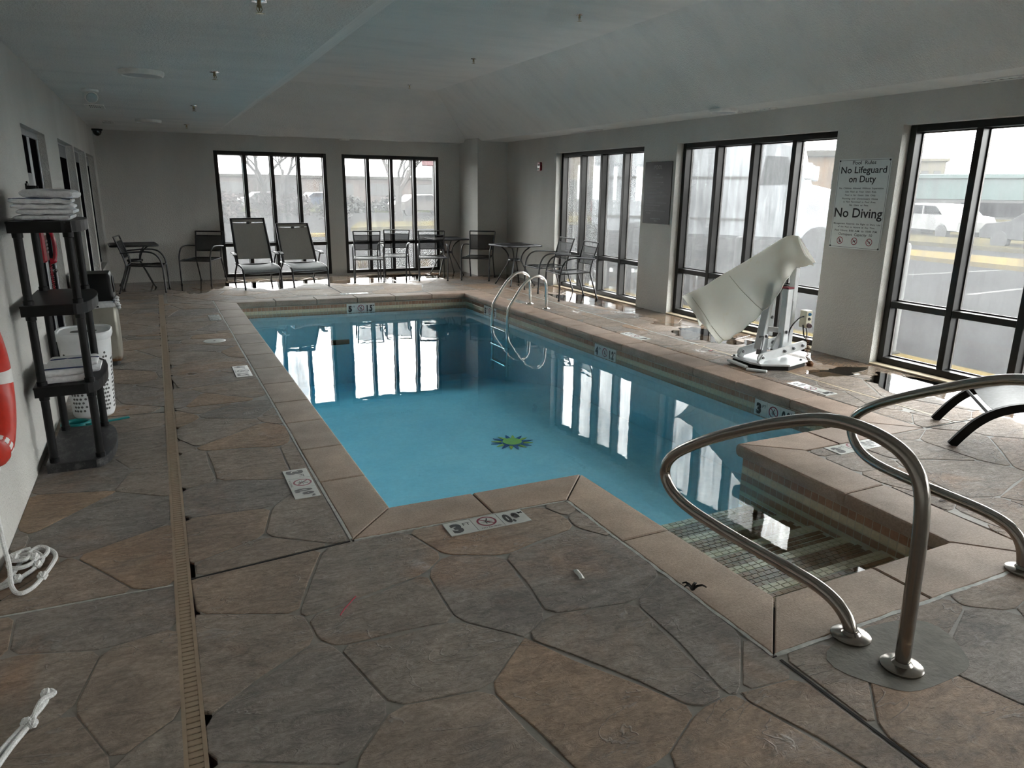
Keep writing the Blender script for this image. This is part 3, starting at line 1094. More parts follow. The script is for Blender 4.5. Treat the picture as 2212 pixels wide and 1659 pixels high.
WIN_L = [(6.29, 7.625, .0, 2.07), (8.63, 10.24, .42, 2.10), (10.385, 11.985, .42, 2.10), (12.185, 13.77, .42, 2.10)]
wl = openings_wall(G(), YN - .2, 14.6, 2.75, [(a, b, max(zl, .0), zh) for a, b, zl, zh in WIN_L], XL, XL - .25, 'y')
struct(wl.build('wall_left', M['wall']))
WIN_F = [(1.062, 3.035), (3.325, 5.262)]
wf = openings_wall(G(), XL - .2, XR + .2, 2.75, [(a, b, .03, HW) for a, b in WIN_F], 0.0, .26, 'x')
wf.xf(lambda p: Vector((p.x, p.y + YF(p.x), p.z)))
struct(wf.build('wall_far', M['wall']))
struct(G().bx(XL - .2, XR + .2, YN - .25, YN, -.15, 2.75).build('wall_near', M['wall']))
struct(G().bx(5.70, XR, 13.215, 14.25, -.02, H + .05, .004).build('wall_pillar', M['wall']))
# white edge of the sills along the right windows
for i, (a, b) in enumerate(WIN_R[2:], 1):
    struct(G().bx(XR - .012, XR + .10, a, b, .0, .016, .003).build('trim_%d' % i, M['sill']))

# ------------------------------------------------------------------ ceiling with its raised tray
ceil = G()
Xa, Xb, Xc, Xd = 1.109, 5.78, 2.238, 4.76
def sh(x):
    return -.03 * (x - 1.1)
t0 = [(Xa, -4.6), (Xb, -4.6), (Xb, 14.05 + sh(Xb)), (Xa, 14.05)]
t1 = [(Xc, -3.5), (Xd, -3.5), (Xd, 12.99 + sh(Xd) * .8), (Xc, 13.01)]
o0 = [(XL - .1, YN - .1), (XR + .1, YN - .1), (XR + .1, 14.5), (XL - .1, 14.5)]
vs = [(x, y, H) for x, y in o0] + [(x, y, H) for x, y in t0] + [(x, y, H2) for x, y in t1]
fs = [(i, (i + 1) % 4, 4 + (i + 1) % 4, 4 + i) for i in range(4)] + [(4 + i, 4 + (i + 1) % 4, 8 + (i + 1) % 4, 8 + i) for i in range(4)] + [(8, 9, 10, 11)]
ceil.add(vs, fs)
struct(ceil.build('ceiling', M['ceiling']), 'flat ceiling border round a raised tray with sloping sides')
struct(G().bx(XL - .6, XR + .6, YN - .5, 14.9, 3.45, 3.6).build('roof', M['ceiling']))

# ------------------------------------------------------------------ windows
def window(idx, a, b, place_fn, zs, zt, glass_up, nm=4, rail=.605, fd=.14, fw=.062, pane_thick=.006):
    """storefront window: local x along the wall, y outward, z up"""
    root = structure_root('window_%d' % idx)
    L = b - a
    root.matrix_world = place_fn
    g = G()
    g.bx(0, fw, 0, fd, zs, zt, .004).bx(L - fw, L, 0, fd, zs, zt, .004).bx(fw, L - fw, 0, fd, zt - fw, zt, .004).bx(fw, L - fw, 0, fd, zs, zs + fw, .004)
    g.build('frame', M['frame'], root)
    w = (L - fw) / nm
    for k in range(1, nm):
        G().bx(k * w, k * w + fw, 0, fd, zs + fw, zt - fw, .004).build('mullion', M['frame'], root)
    for k in range(nm):
        x0, x1 = k * w + fw, (k + 1) * w
        G().bx(x0, x1, .004, fd - .004, rail - .03, rail + .03, .004).build('transom', M['frame'], root)
        for zl, zh, mt in ((zs + fw, rail - .03, 'glass_clear'), (rail + .03, zt - fw, glass_up[k])):
            G().bx(x0 - .006, x1 + .006, fd * .78, fd * .78 + pane_thick, zl - .006, zh + .006).build('pane', M[mt], root)
            g = G()
            for q0, q1 in ((x0, x0 + .012), (x1 - .012, x1)):
                g.bx(q0, q1, fd * .78 - .014, fd * .78, zl, zh)
            g.bx(x0, x1, fd * .78 - .014, fd * .78, zl, zl + .012).bx(x0, x1, fd * .78 - .014, fd * .78, zh - .012, zh)
            g.build('glazing_bead', M['frame_light'], root)
    return root
def mat_right(y_far):
    # local x runs towards the camera along -Y, local y points out of the building (+X)
    return Matrix(((0, 1, 0, XR + .105), (-1, 0, 0, y_far), (0, 0, 1, 0), (0, 0, 0, 1)))
gl = ['glass'] * 4
window(1, 0, 2.523, mat_right(11.262), .014, HW, ['glass', 'glass_foggy', 'glass_foggy', 'glass'])
window(2, 0, 2.556, mat_right(8.011), .014, HW, ['glass_foggy', 'glass_foggy', 'glass_foggy', 'glass'])
window(3, 0, 2.546, mat_right(4.726), .014, HW, gl)
window(4, 0, 2.55, mat_right(1.43), .014, HW, gl)
window(10, 0, 2.55, mat_right(-1.87), .014, HW, gl)  # unseen window behind the camera, added to brighten left wall and near deck
def mat_far(x0):
    c, s = cos(-.03), sin(-.03)
    return Matrix(((c, -s, 0, x0), (s, c, 0, YF(x0) + .012), (0, 0, 1, 0), (0, 0, 0, 1)))
window(5, 0, 1.973, mat_far(1.062), .03, HW, ['glass_foggy', 'glass_foggy', 'glass_foggy', 'glass'], rail=.622)
window(6, 0, 1.937, mat_far(3.325), .03, HW, ['glass', 'glass', 'glass', 'glass'], rail=.622)

# inner windows and door of the left wall, set back in their reveals
def left_window(idx, a, b, zl, zh):
    root = structure_root('window_%d' % idx)
    x0 = XL - .075
    g = G()
    f = .022
    g.bx(x0 - .06, x0, a, a + f, zl, zh, .004).bx(x0 - .06, x0, b - f, b, zl, zh, .004).bx(x0 - .06, x0, a + f, b - f, zh - f, zh, .004).bx(x0 - .06, x0, a + f, b - f, zl, zl + f, .004)
    g.build('frame', M['alu'], root)
    G().bx(x0 - .02, x0 - .004, a + f, b - f, zh - .15, zh - f, .003).build('blind_box', M['door_grey'], root)
    G().bx(x0 - .014, x0 - .006, a + f - .005, b - f + .005, zl + f - .005, zh - f + .005).build('pane', M['dark_glass'], root)
    G().bx(x0 - .15, x0 - .1, a, b, zl, zh).build('backing', M['black'], root)
for i, (a, b, zl, zh) in enumerate(WIN_L[1:]):
    left_window(7 + i, a, b, zl, zh)
door = structure_root('door_1')
a, b, zl, zh = WIN_L[0]
x0 = XL - .055
g = G()
g.bx(x0 - .08, x0, a, a + .05, 0, zh, .004).bx(x0 - .08, x0, b - .05, b, 0, zh, .004).bx(x0 - .08, x0, a + .05, b - .05, zh - .05, zh, .004)
g.build('door_frame', M['alu'], door)
G().bx(x0 - .06, x0 - .02, a + .06, b - .34, zh - .20, zh - .05, .003).build('header_panel', M['door_grey'], door)
G().bx(x0 - .045, x0 - .012, a + .06, a + .98, .02, zh - .05, .003).build('door_leaf', M['dark_glass'], door)
G().bx(x0 - .02, x0 - .006, a + .06, a + .11, .02, zh - .05, .003).build('hinge_stile', M['alu'], door)
G().bx(x0 - .02, x0 - .006, a + .74, a + .86, .02, zh - .05, .003).build('lock_stile', M['alu'], door)
G().bx(x0 - .02, x0 - .006, a + .11, a + .74, 1.62, 1.74, .003).build('rail', M['door_grey'], door)
G().bx(x0 - .03, x0 - .012, a + .99, b - .05, .02, zh - .05).build('side_light', M['dark_glass'], door)
hd = G().lathe([(.032, 0), (.032, .012), (.012, .014), (.012, .05)], 14).xf(lambda p: Vector((p.z, p.x, p.y)))
hd.tube([(.045, 0, 0), (.052, -.02, 0), (.052, -.12, 0)], .011, 8)
hd.build('door_handle', M['chrome'], door, True, loc=(x0 - .012, a + .93, .95))
# ------------------------------------------------------------------ trench drain along the left of the pool
drain = thing('trench_drain', 'long narrow beige slotted drain running along the left deck', 'drain', (0, 0, 0))
def dx(y):
    return -.061 + .0022 * y
g = G()
for y0, y1 in ((1.0, 5.0), (5.0, 9.0), (9.0, 12.55)):
    g.add([(dx(y0) - .024, y0, -.072), (dx(y0) + .024, y0, -.072), (dx(y1) + .024, y1, -.072), (dx(y1) - .024, y1, -.072)], [(0, 1, 2, 3)])
g.build('channel', M['joint_dark'], drain)
for s in (-1, 1):
    A = [(dx(.6) + s * .0275 + q * .0065, .6, z) for q, z in ((-1, -.03), (1, -.03), (1, 0), (-1, 0))]
    B = [(dx(12.55) + s * .0275 + q * .0065, 12.55, z) for q, z in ((-1, -.03), (1, -.03), (1, 0), (-1, 0))]
    G().loft([A, B]).build('rail', M['drain'], drain)
slat_me = G().box((0, 0, 0), (.0445, .0232, .014), None, .002).mesh('slat', M['drain'])
y = 1.75
k = 0
rest = G()
while y < 12.54:
    if k < 295:
        place('slat', slat_me, drain, (dx(y), y, -.0075))
    else:
        rest.box((dx(y), y, -.0075), (.0445, .026, .014))
    y += .0268
    k += 1
o = rest.build('slats_beyond', M['drain'], drain)
o['kind'] = 'stuff'

# ------------------------------------------------------------------ depth markers
def nodive(gr, gk, x, y, r):
    disc_ring(gr, x, y, r * .80, r, .0002)
    line_geo(gr, (x - r * .60, y + r * .60), (x + r * .60, y - r * .60), r * .17, .0003)
    for a, b, w in (((-.15, -.1), (.18, .45), .13), ((.0, .05), (-.28, .22), .09), ((-.12, -.05), (-.15, -.5), .10), ((-.05, -.15), (.22, -.45), .10), ((-.55, -.02), (.6, .02), .05), ((-.5, -.25), (.45, -.3), .05)):
        line_geo(gk, (x + a[0] * r, y + a[1] * r), (x + b[0] * r, y + b[1] * r), r * w, .0004)
    g2 = [(x + (.20 + .09 * cos(2 * pi * k / 10)) * r, y + (.52 + .09 * sin(2 * pi * k / 10)) * r, .0004) for k in range(10)]
    gk.add(g2, [tuple(range(10))])
def marker(label, loc, rot, left, ft, right, worn=False, caption=True, size=.146, hidden=0.0):
    r = thing('depth_marker', label, 'depth marker', loc, 0, 'depth markers of the pool', rot)
    s = size
    for k in range(3):
        G().box(((k - 1) * (s + .002), 0, -.0045), (s, s * .96, .009), None, .0012).build('tile', M['marker_worn' if worn else 'marker'], r)
    ink = M['ink_worn' if worn else 'marker_ink']
    up = .0006
    def lettering(txt, x, y, cap, wd, bold):
        text_geo(G(), txt, x, y, cap, wd, bold, .0003).build('lettering', ink, r, loc=(0, 0, up))
    lettering(left, -(s + .002) - s * .14, -s * .33, s * .60, s * .40, .07)
    lettering(ft, -(s + .002) + s * .28, s * .06, s * .20, s * .28, .01)
    gk, gr = G(), G()
    nodive(gr, gk, 0, s * .06 if caption else 0, s * .36)
    if caption:
        lettering('NO DIVING', 0, -s * .43, s * .085, s * .72, .012)
    lettering(right, (s + .002) - s * .08, -s * .33, s * .62, s * .62, .06)
    lettering('M', (s + .002) + s * .36, s * .16, s * .16, s * .17, .01)
    gk.build('diver', ink, r, loc=(0, 0, up))
    gr.build('no_diving_symbol', M['ink_worn' if worn else 'marker_red'], r, loc=(0, 0, up))
    return r
def flat(right):
    a = math.atan2(right[1], right[0])
    return (0, 0, a)
UPN = .0035
marker('white depth marker reading 3 FT on the deck at the near end of the pool', (1.375, 3.07, UPN), flat((1, -.012)), '3', 'FT', '0.9')
marker('white depth marker reading 3 FT set sideways beside the left coping near the drain', (.603, 3.985, UPN), flat((0, -1)), '3', 'FT', '0.9')
marker('white depth marker reading 3 FT on the deck behind the far handrail', (4.105, 3.075, UPN), flat((1, 0)), '3', 'FT', '0.9')
marker('white depth marker on the right deck between the pool lift and the alcove', (5.03, 4.28, UPN), flat((0, 1)), '3', 'FT', '0.9')
marker('white depth marker on the right deck between the ladder and the pool lift', (4.975, 6.83, UPN), flat((0, 1)), '4', 'FT', '1.2')
marker('faint depth marker on the right deck beside the pool ladder rails', (4.905, 9.86, UPN), flat((0, 1)), '5', 'FT', '1.5', True)
marker('worn depth marker beside the far end of the left coping, beyond the round lid', (.575, 10.02, UPN), flat((0, -1)), '5', 'FT', '1.5', True)
marker('worn blank-looking depth marker beside the left coping halfway along the pool', (.585, 6.88, UPN), flat((0, -1)), '4', 'FT', '1.2', True)
marker('pale depth marker on the far deck between the loungers and the coping', (2.80, 11.56, UPN), flat((-1, .07)), '5', 'FT', '1.5', True)
def wall_marker(label, p, right, left, num):
    r = Vector(right).normalized()
    return marker(label, p, wall_rot(r, (0, 0, 1)), left, 'FT', num, False, False)
def wallpt(a, b, t, z, out):
    d = (b - a).normalized()
    nr = Vector((-d.y, d.x))
    p = a + (b - a) * t + nr * out
    return (p.x, p.y, z)
fa, fb = W[6], W[7]
t = (fa.x - 2.79) / (fa.x - fb.x)
wall_marker('waterline depth marker reading 5 FT on the far pool wall', wallpt(fa, fb, t, -.172, .0085), (fa.x - fb.x, fa.y - fb.y, 0), '5', '1.5')
ra, rb = W[5], W[6]
for yc, n_, m_, lb in ((4.29, '3', '0.9', 'waterline depth marker reading 3 FT under the coping by the alcove'), (6.87, '4', '1.2', 'waterline depth marker reading 4 FT on the right pool wall'), (10.04, '5', '1.5', 'waterline depth marker half hidden behind the pool ladder')):
    t = (yc - ra.y) / (rb.y - ra.y)
    wall_marker(lb, wallpt(ra, rb, t, -.172, .0085), (ra.x - rb.x, ra.y - rb.y, 0), n_, m_)

lid = thing('skimmer_lid', 'round pale skimmer lid in the left deck', 'lid', (.46, 8.44, .0))
G().lathe([(.118, -.006), (.118, .002), (.112, .004), (.10, .004), (.098, .0025), (.004, .003)], 28).build('cover', M['marker'], lid, True, angle=20)
G().lathe([(.012, 0), (.012, .0045), (.004, .005)], 10).build('screw', M['bolt'], lid)

# ------------------------------------------------------------------ stainless handrails by the steps
def handrail(label, base_x, path, bases):
    r = thing('handrail', label, 'handrail', (bases[0][0], bases[0][1], 0), 0, 'stair handrails')
    o = Vector((bases[0][0], bases[0][1], 0))
    G().tube([p - o for p in path], .0262, 16).build('rail', M['steel'], r, True, angle=60)
    for b in bases:
        G().lathe([(.070, 0), (.073, .004), (.073, .010), (.066, .014), (.036, .019), (.030, .026), (.027, .030)], 28).build('escutcheon', M['steel'], r, True, loc=(b[0] - o.x, b[1] - o.y, .0), angle=35)
    return r
def railpath(P):
    Q = spline(P, 7)
    for _ in range(30):
        Q = [Q[0], Q[1]] + [(Q[i - 1] + Q[i] * 2 + Q[i + 1]) / 4 for i in range(2, len(Q) - 2)] + [Q[-2], Q[-1]]
    return Q
r1 = [(2.26, 1.379, .0), (2.26, 1.387, .26), (2.259, 1.393, .50), (2.258, 1.403, .66), (2.255, 1.450, .765), (2.247, 1.560, .818), (2.237, 1.715, .832), (2.226, 1.872, .812), (2.203, 2.217, .655), (2.187, 2.465, .515), (2.175, 2.640, .395), (2.171, 2.690, .290), (2.177, 2.610, .195), (2.190, 2.440, .160), (2.207, 2.155, .147), (2.224, 1.902, .143), (2.236, 1.735, .138), (2.243, 1.640, .103), (2.248, 1.592, .045), (2.249, 1.587, .0)]
handrail('stainless steel handrail nearest the camera, its two round base plates in view', 2.26, railpath([Vector(p) for p in r1]), [(2.26, 1.379), (2.249, 1.587)])
r2 = [(3.365, 1.345, .0), (3.366, 1.352, .28), (3.368, 1.360, .55), (3.372, 1.380, .72), (3.380, 1.450, .83), (3.392, 1.580, .872), (3.404, 1.740, .870), (3.416, 1.895, .832), (3.440, 2.190, .698), (3.462, 2.455, .568), (3.478, 2.630, .452), (3.482, 2.667, .355), (3.476, 2.595, .240), (3.464, 2.460, .200), (3.445, 2.246, .196), (3.425, 2.005, .200), (3.408, 1.800, .203), (3.396, 1.670, .180), (3.391, 1.612, .105), (3.390, 1.600, .0)]
handrail('stainless steel handrail on the far side of the steps, partly out of frame', 3.39, railpath([Vector(p) for p in r2]), [(3.365, 1.345), (3.390, 1.600)])
G().prism([(2.33 + .28 * cos(a) * (1 + .12 * sin(3 * a)), 1.43 + .20 * sin(a) * (1 + .15 * cos(2 * a))) for a in [2 * pi * k / 28 for k in range(28)]], -.006, .0012).build('mortar_patch', M['patch'], floor)

# ------------------------------------------------------------------ pool ladder
lad = thing('pool_ladder', 'polished steel pool ladder with two hooped rails and sunken treads', 'ladder', (4.97, 9.28, 0))
lo = Vector((4.97, 9.28, 0))
for y in (9.02, 9.535):
    pts = [(4.970, y, 0), (4.966, y, .20), (4.957, y, .33), (4.93, y, .415), (4.86, y, .466), (4.77, y, .476), (4.68, y, .435), (4.57, y, .335), (4.455, y, .175), (4.375, y, .055), (4.352, y, -.02), (4.345, y, -.15), (4.345, y, -.5), (4.345, y, -.95)]
    G().tube([p - lo for p in spline([Vector(p) for p in pts], 5)], .0215, 12).build('rail', M['ladder_steel'], lad, True, angle=60)
    G().lathe([(.052, 0), (.054, .004), (.050, .012), (.030, .018), (.025, .024)], 22).build('base_ring', M['ladder_steel'], lad, True, loc=(0, y - lo.y, 0))
for z in (-.30, -.55, -.80):
    G().box((4.352 - lo.x, 9.2775 - lo.y, z), (.085, .49, .022), None, .004).build('tread', M['ladder_steel'], lad)

# ------------------------------------------------------------------ metal mesh armchairs
def make_chair():
    r = thing('patio_chair', '', 'chair')
    fr = .0115
    hw = .245
    for s in (-1, 1):
        # front leg runs up and bends back into the arm
        pts = [(s * hw, -.30, 0), (s * (hw + .004), -.295, .18), (s * (hw + .008), -.288, .40), (s * (hw + .010), -.265, .52), (s * (hw + .010), -.205, .61), (s * (hw + .010), -.11, .650), (s * (hw + .008), .03, .652), (s * (hw + .004), .16, .642), (s * (hw - .002), .255, .632)]
        G().tube(spline([Vector(p) for p in pts], 4), .0125, 8).build('arm_and_front_leg', M['chair_frame'], r, True, angle=60)
        pts = [(s * (hw - .02), .33, 0), (s * (hw - .024), .285, .15), (s * (hw - .028), .232, .32), (s * (hw - .03), .205, .43), (s * (hw - .03), .225, .56), (s * (hw - .022), .270, .72), (s * (hw - .012), .318, .88)]
        G().tube(spline([Vector(p) for p in pts], 4), fr, 8).build('rear_leg', M['chair_frame'], r, True, angle=60)
        for yy, xx in ((-.30, hw), (.33, hw - .02)):
            G().lathe([(.014, 0), (.016, .004), (.015, .022), (.012, .024)], 10).build('foot_cap', M['black'], r, True, loc=(s * xx, yy, 0))
    G().tube([(-(hw - .012), .318, .88), ((hw - .012), .318, .88)], .011, 8).build('top_bar', M['chair_frame'], r, True)
    G().tube([(-(hw - .02), .296, .81), ((hw - .02), .296, .81)], .006, 6).build('cross_bar', M['chair_frame'], r, True)
    G().tube([(-(hw - .03), .228, .545), ((hw - .03), .228, .545)], .007, 6).build('cross_bar', M['chair_frame'], r, True)
    rows = []
    for i in range(6):
        t = i / 5
        z = .545 + (.81 - .545) * t
        y = .226 + (.296 - .226) * (t ** 1.15)
        w = hw - .032 + .010 * t
        rows.append([(-w + 2 * w * k / 6, y + .012 * (1 - (k / 3 - 1) ** 2), z) for k in range(7)])
    G().sheet(rows, .003).build('back_mesh', M['mesh_metal'], r, True)
    rows = []
    for i in range(9):
        t = i / 8
        y = -.285 + .49 * t
        z = .425 + .012 * sin(pi * 2 * t + .6) - (.018 * max(0, 1 - t * 5))
        w = hw - .004 - .025 * t
        rows.append([(-w + 2 * w * k / 6, y, z - .008 * (1 - (k / 3 - 1) ** 2)) for k in range(7)])
    G().sheet(rows, .004).build('seat_mesh', M['mesh_metal'], r, True)
    rim = [(-(hw - .002), -.285, .412), ((hw - .002), -.285, .412), ((hw - .030), .205, .428), (-(hw - .030), .205, .428)]
    G().tube(rim + [rim[0]], .0095, 8).build('seat_frame', M['chair_frame'], r, True)
    r.scale = (1.07, 1.07, 1.0)
    return r
chair0 = make_chair()
CHAIRS = [
    (-.235, 13.06, 1.45, 'charcoal mesh armchair turned sideways at the table in the far left corner'),
    (.70, 13.86, -.50, 'charcoal mesh armchair alone against the far wall left of the loungers'),
    (3.475, 13.17, -.23, 'charcoal mesh armchair nearest the loungers in front of the far right window'),
    (4.08, 13.50, -.45, 'charcoal mesh armchair second from the loungers in front of the far right window'),
    (4.66, 12.97, -.30, 'charcoal mesh armchair standing in front of the table at the far right window'),
    (5.49, 12.68, -.62, 'charcoal mesh armchair facing forward in front of the corner pillar'),
    (5.92, 10.70, -1.60, 'charcoal mesh armchair by the right window closer to the corner table'),
    (5.83, 9.80, -1.66, 'charcoal mesh armchair by the right window closer to the pool ladder'),
]
for i, (x, y, rz, lb) in enumerate(CHAIRS):
    c = chair0 if i == 0 else copy_tree(chair0)
    c.location = (x, y, 0)
    c.rotation_euler = (0, 0, rz)
    tag(c, lb, 'chair', 'mesh armchairs round the deck')

# ------------------------------------------------------------------ bistro tables
def make_table():
    r = thing('bistro_table', '', 'table')
    h, c = .355, .05
    poly = []
    for sx_, sy_, a0 in ((1, -1, -pi / 2), (1, 1, 0), (-1, 1, pi / 2), (-1, -1, pi)):
        for k in range(5):
            a = a0 + pi / 2 * k / 4
            poly.append((sx_ * (h - c) + c * cos(a), sy_ * (h - c) + c * sin(a)))
    G().prism([(x * .97, y * .97) for x, y in poly], .700, .708).build('top_mesh', M['table_mesh'], r)
    G().tube([(x, y, .702) for x, y in poly], .014, 8, loop=True, squash=(1.15, .9)).build('top_rim', M['chair_frame'], r, True)
    for k in range(4):
        a = pi / 4 + k * pi / 2
        pts = [(.36, .0), (.30, .10), (.22, .24), (.145, .36), (.115, .44), (.125, .52), (.175, .60), (.25, .66), (.31, .695)]
        G().tube(spline([Vector((q * cos(a), q * sin(a), z)) for q, z in pts], 4), .012, 8).build('leg', M['chair_frame'], r, True, angle=60)
        G().lathe([(.014, 0), (.016, .004), (.014, .02)], 10).build('foot_cap', M['black'], r, True, loc=(.36 * cos(a), .36 * sin(a), 0))
    G().tube([(.118 * cos(2 * pi * k / 20), .118 * sin(2 * pi * k / 20), .44) for k in range(20)], .009, 8, loop=True, squash=(1.9, .8)).build('ring', M['chair_frame'], r, True)
    return r
tb0 = make_table()
for i, (x, y, rz, lb) in enumerate(((-.365, 13.75, .08, 'square charcoal mesh table in the far left corner'), (5.215, 13.67, .0, 'square charcoal mesh table between the far right window and the pillar'), (5.78, 11.70, .12, 'square charcoal mesh table beside the pillar, along the right wall'))):
    c = tb0 if i == 0 else copy_tree(tb0)
    c.location = (x, y, 0)
    c.rotation_euler = (0, 0, rz)
    tag(c, lb, 'table', 'mesh bistro tables')

# ------------------------------------------------------------------ two upright sling loungers under the far left window
def make_lounger():
    r = thing('sling_lounger', '', 'lounge chair')
    hw = .300
    for s in (-1, 1):
        seat = [(s * (hw - .005), -.78, .0), (s * hw, -.745, .15), (s * hw, -.70, .275), (s * hw, -.62, .330), (s * hw, -.45, .345), (s * hw, -.20, .352), (s * hw, .10, .345), (s * hw, .30, .340)]
        G().tube(spline([Vector(p) for p in seat], 4), .016, 8).build('seat_rail', M['chair_frame'], r, True, angle=60)
        back = [(s * (hw - .01), .08, .36), (s * (hw - .01), .30, .66), (s * (hw - .018), .52, .94), (s * (hw - .022), .64, 1.105)]
        G().tube(spline([Vector(p) for p in back], 3), .021, 8).build('back_rail', M['chair_frame'], r, True, angle=60)
        G().tube([(s * hw, .10, .35), (s * (hw + .012), .34, .17), (s * (hw + .014), .50, 0)], .015, 8).build('rear_leg', M['chair_frame'], r, True)
        arm = [(s * (hw + .015), .02, .34), (s * (hw + .028), -.005, .44), (s * (hw + .045), -.02, .520), (s * (hw + .05), .0, .535)]
        G().tube(arm, .012, 8).build('arm_post', M['chair_frame'], r, True)
        rows = [[(s * (hw + .05 + q * .030), y, z) for q in (-1, -.3, .3, 1)] for y, z in ((-.16, .515), (-.12, .538), (-.02, .546), (.12, .543), (.24, .535))]
        G().sheet(rows, .014).build('armrest', M['chair_frame'], r, True)
    for p, q, rr in (((-(hw - .022), .64, 1.105), (hw - .022, .64, 1.105), .015), ((-hw, -.70, .268), (hw, -.70, .268), .012), ((-hw, .10, .34), (hw, .10, .34), .013), ((-hw, -.50, .30), (hw, -.50, .30), .010)):
        G().tube([p, q], rr, 8).build('back_top_bar' if p[2] > 1 else 'cross_bar', M['chair_frame'], r, True)
    rows = []
    for y, z in ((-.715, .262), (-.70, .285), (-.66, .322), (-.60, .343), (-.45, .352), (-.25, .352), (-.05, .346), (.09, .348)):
        rows.append([((hw - .012) * q, y, z - .022 * (1 - q * q)) for q in (-1, -.66, -.33, 0, .33, .66, 1)])
    G().sheet(rows, .006).build('seat_sling', M['sling_seat'], r, True)
    rows = []
    for i in range(9):
        t = i / 8
        y = .13 + (.585 - .13) * t
        z = .43 + (1.035 - .43) * t
        rows.append([((hw - .028) * q, y + .025 * (1 - q * q) * sin(pi * min(1, t * 1.05)), z - (.012 * (1 - q * q) if i == 8 else 0)) for q in (-1, -.66, -.33, 0, .33, .66, 1)])
    G().sheet(rows, .006).build('back_sling', M['sling'], r, True)
    rows = []
    for i in range(3):
        t = i / 2
        rows.append([((hw - .03) * q, .592 + .045 * t, 1.045 + .055 * t) for q in (-1, -.33, .33, 1)])
    G().sheet(rows, .004).build('head_band', M['sling'], r, True)
    G().box((0, .585, 1.03), (.055, .035, .05), None, .008).build('head_pad_clip', M['chair_frame'], r)
    return r
L0 = make_lounger()
tag(L0, 'grey sling lounge chair with the higher back, next to the lone armchair', 'lounge chair', 'sling lounge chairs at the window')
L0.location = (1.525, 13.40, 0)
L0.rotation_euler = (0, 0, .02)
L1 = copy_tree(L0)
L1['label'] = 'grey sling lounge chair with the slightly lower back, next to the window pier'
L1.location = (2.305, 13.40, 0)
L1.rotation_euler = (0, 0, .03)
for ch in L1.children:
    if ch.name.startswith(('back_', 'head_')):
        ch.scale = (1, .97, .915)

# ------------------------------------------------------------------ dark lounger on the right
dl = thing('pool_lounger', 'low charcoal lounger with curved flat legs on the right deck', 'lounger', (4.968, 3.038, 0), math.atan2(-.72, .69))
hw = .305
prof = [(.0, .0), (.055, .085), (.12, .170), (.20, .240), (.30, .290), (.42, .318), (.60, .330), (.95, .330), (1.35, .328)]
for s in (-1, 1):
    pts = spline([Vector((x, s * hw, z)) for x, z in prof], 3)
    rings = []
    for i, p in enumerate(pts):
        tg = (pts[min(i + 1, len(pts) - 1)] - pts[max(i - 1, 0)]).normalized()
        nn = Vector((-tg.z, 0, tg.x))
        rings.append([p + nn * a * .028 + Vector((0, b * .016, 0)) for a, b in ((-1, -1), (1, -1), (1, 1), (-1, 1))])
    G().loft(rings).build('side_rail', M['black_plastic'], dl, True, angle=35)
    G().beam((1.30, s * hw, .33), (1.52, s * hw, .0), .03, .05, .004).build('rear_leg', M['black_plastic'], dl)
rows = []
for x, z in ((.215, .268), (.30, .302), (.42, .332), (.60, .344), (.80, .346), (1.00, .346), (1.20, .345), (1.36, .343)):
    rows.append([(x, (hw - .010) * q, z - .014 * (1 - q * q)) for q in (-1, -.6, -.2, .2, .6, 1)])
G().sheet(rows, .007).build('sling', M['sling_dark'], dl, True)
G().beam((.19, -hw, .238), (.19, hw, .238), .045, .022, .004, (1, 0, 1)).build('cross_bar', M['black_plastic'], dl)
# ------------------------------------------------------------------ black plastic shelf unit with towels
su = thing('shelf_unit', 'black plastic shelf unit with four tiers against the left wall', 'shelf', (-.57, 5.11, 0))
def shelf_outline(k=1.0):
    # straight towards the wall, bowed towards the room
    pts = [(-.155, -.37), (.10, -.37)]
    for i in range(11):
        a = -pi / 2 + pi * i / 10
        pts.append((.115 + .085 * cos(a), .365 * sin(a)))
    pts += [(.10, .37), (-.155, .37)]
    return [(x * k, y * k) for x, y in pts]
for i, z in enumerate((.0, .465, .935, 1.395)):
    hgt = .055 if i == 0 else .062
    s = G()
    s.prism(shelf_outline(), z, z + hgt)
    s.prism(shelf_outline(1.012), z + hgt - .012, z + hgt - .002)
    s.build('shelf', M['black_scuffed' if i == 0 else 'black_plastic'], su)
LVL = [.055, .465, .527, .935, .997, 1.395]
for px, py in ((-.115, -.325), (.125, -.325), (-.115, .325), (.115, .325)):
    for z0, z1 in ((.050, .470), (.520, .940), (.990, 1.400)):
        G().lathe([(.027, z0), (.027, z0 + .03), (.0225, z0 + .034), (.0225, z1 - .034), (.027, z1 - .03), (.027, z1)], 12, (px, py, 0)).build('post', M['black_plastic'], su, True, angle=30)
    G().box((px, py - .03, 1.426), (.05, .02, .062), None, .004).build('corner_clip', M['black_plastic'], su)

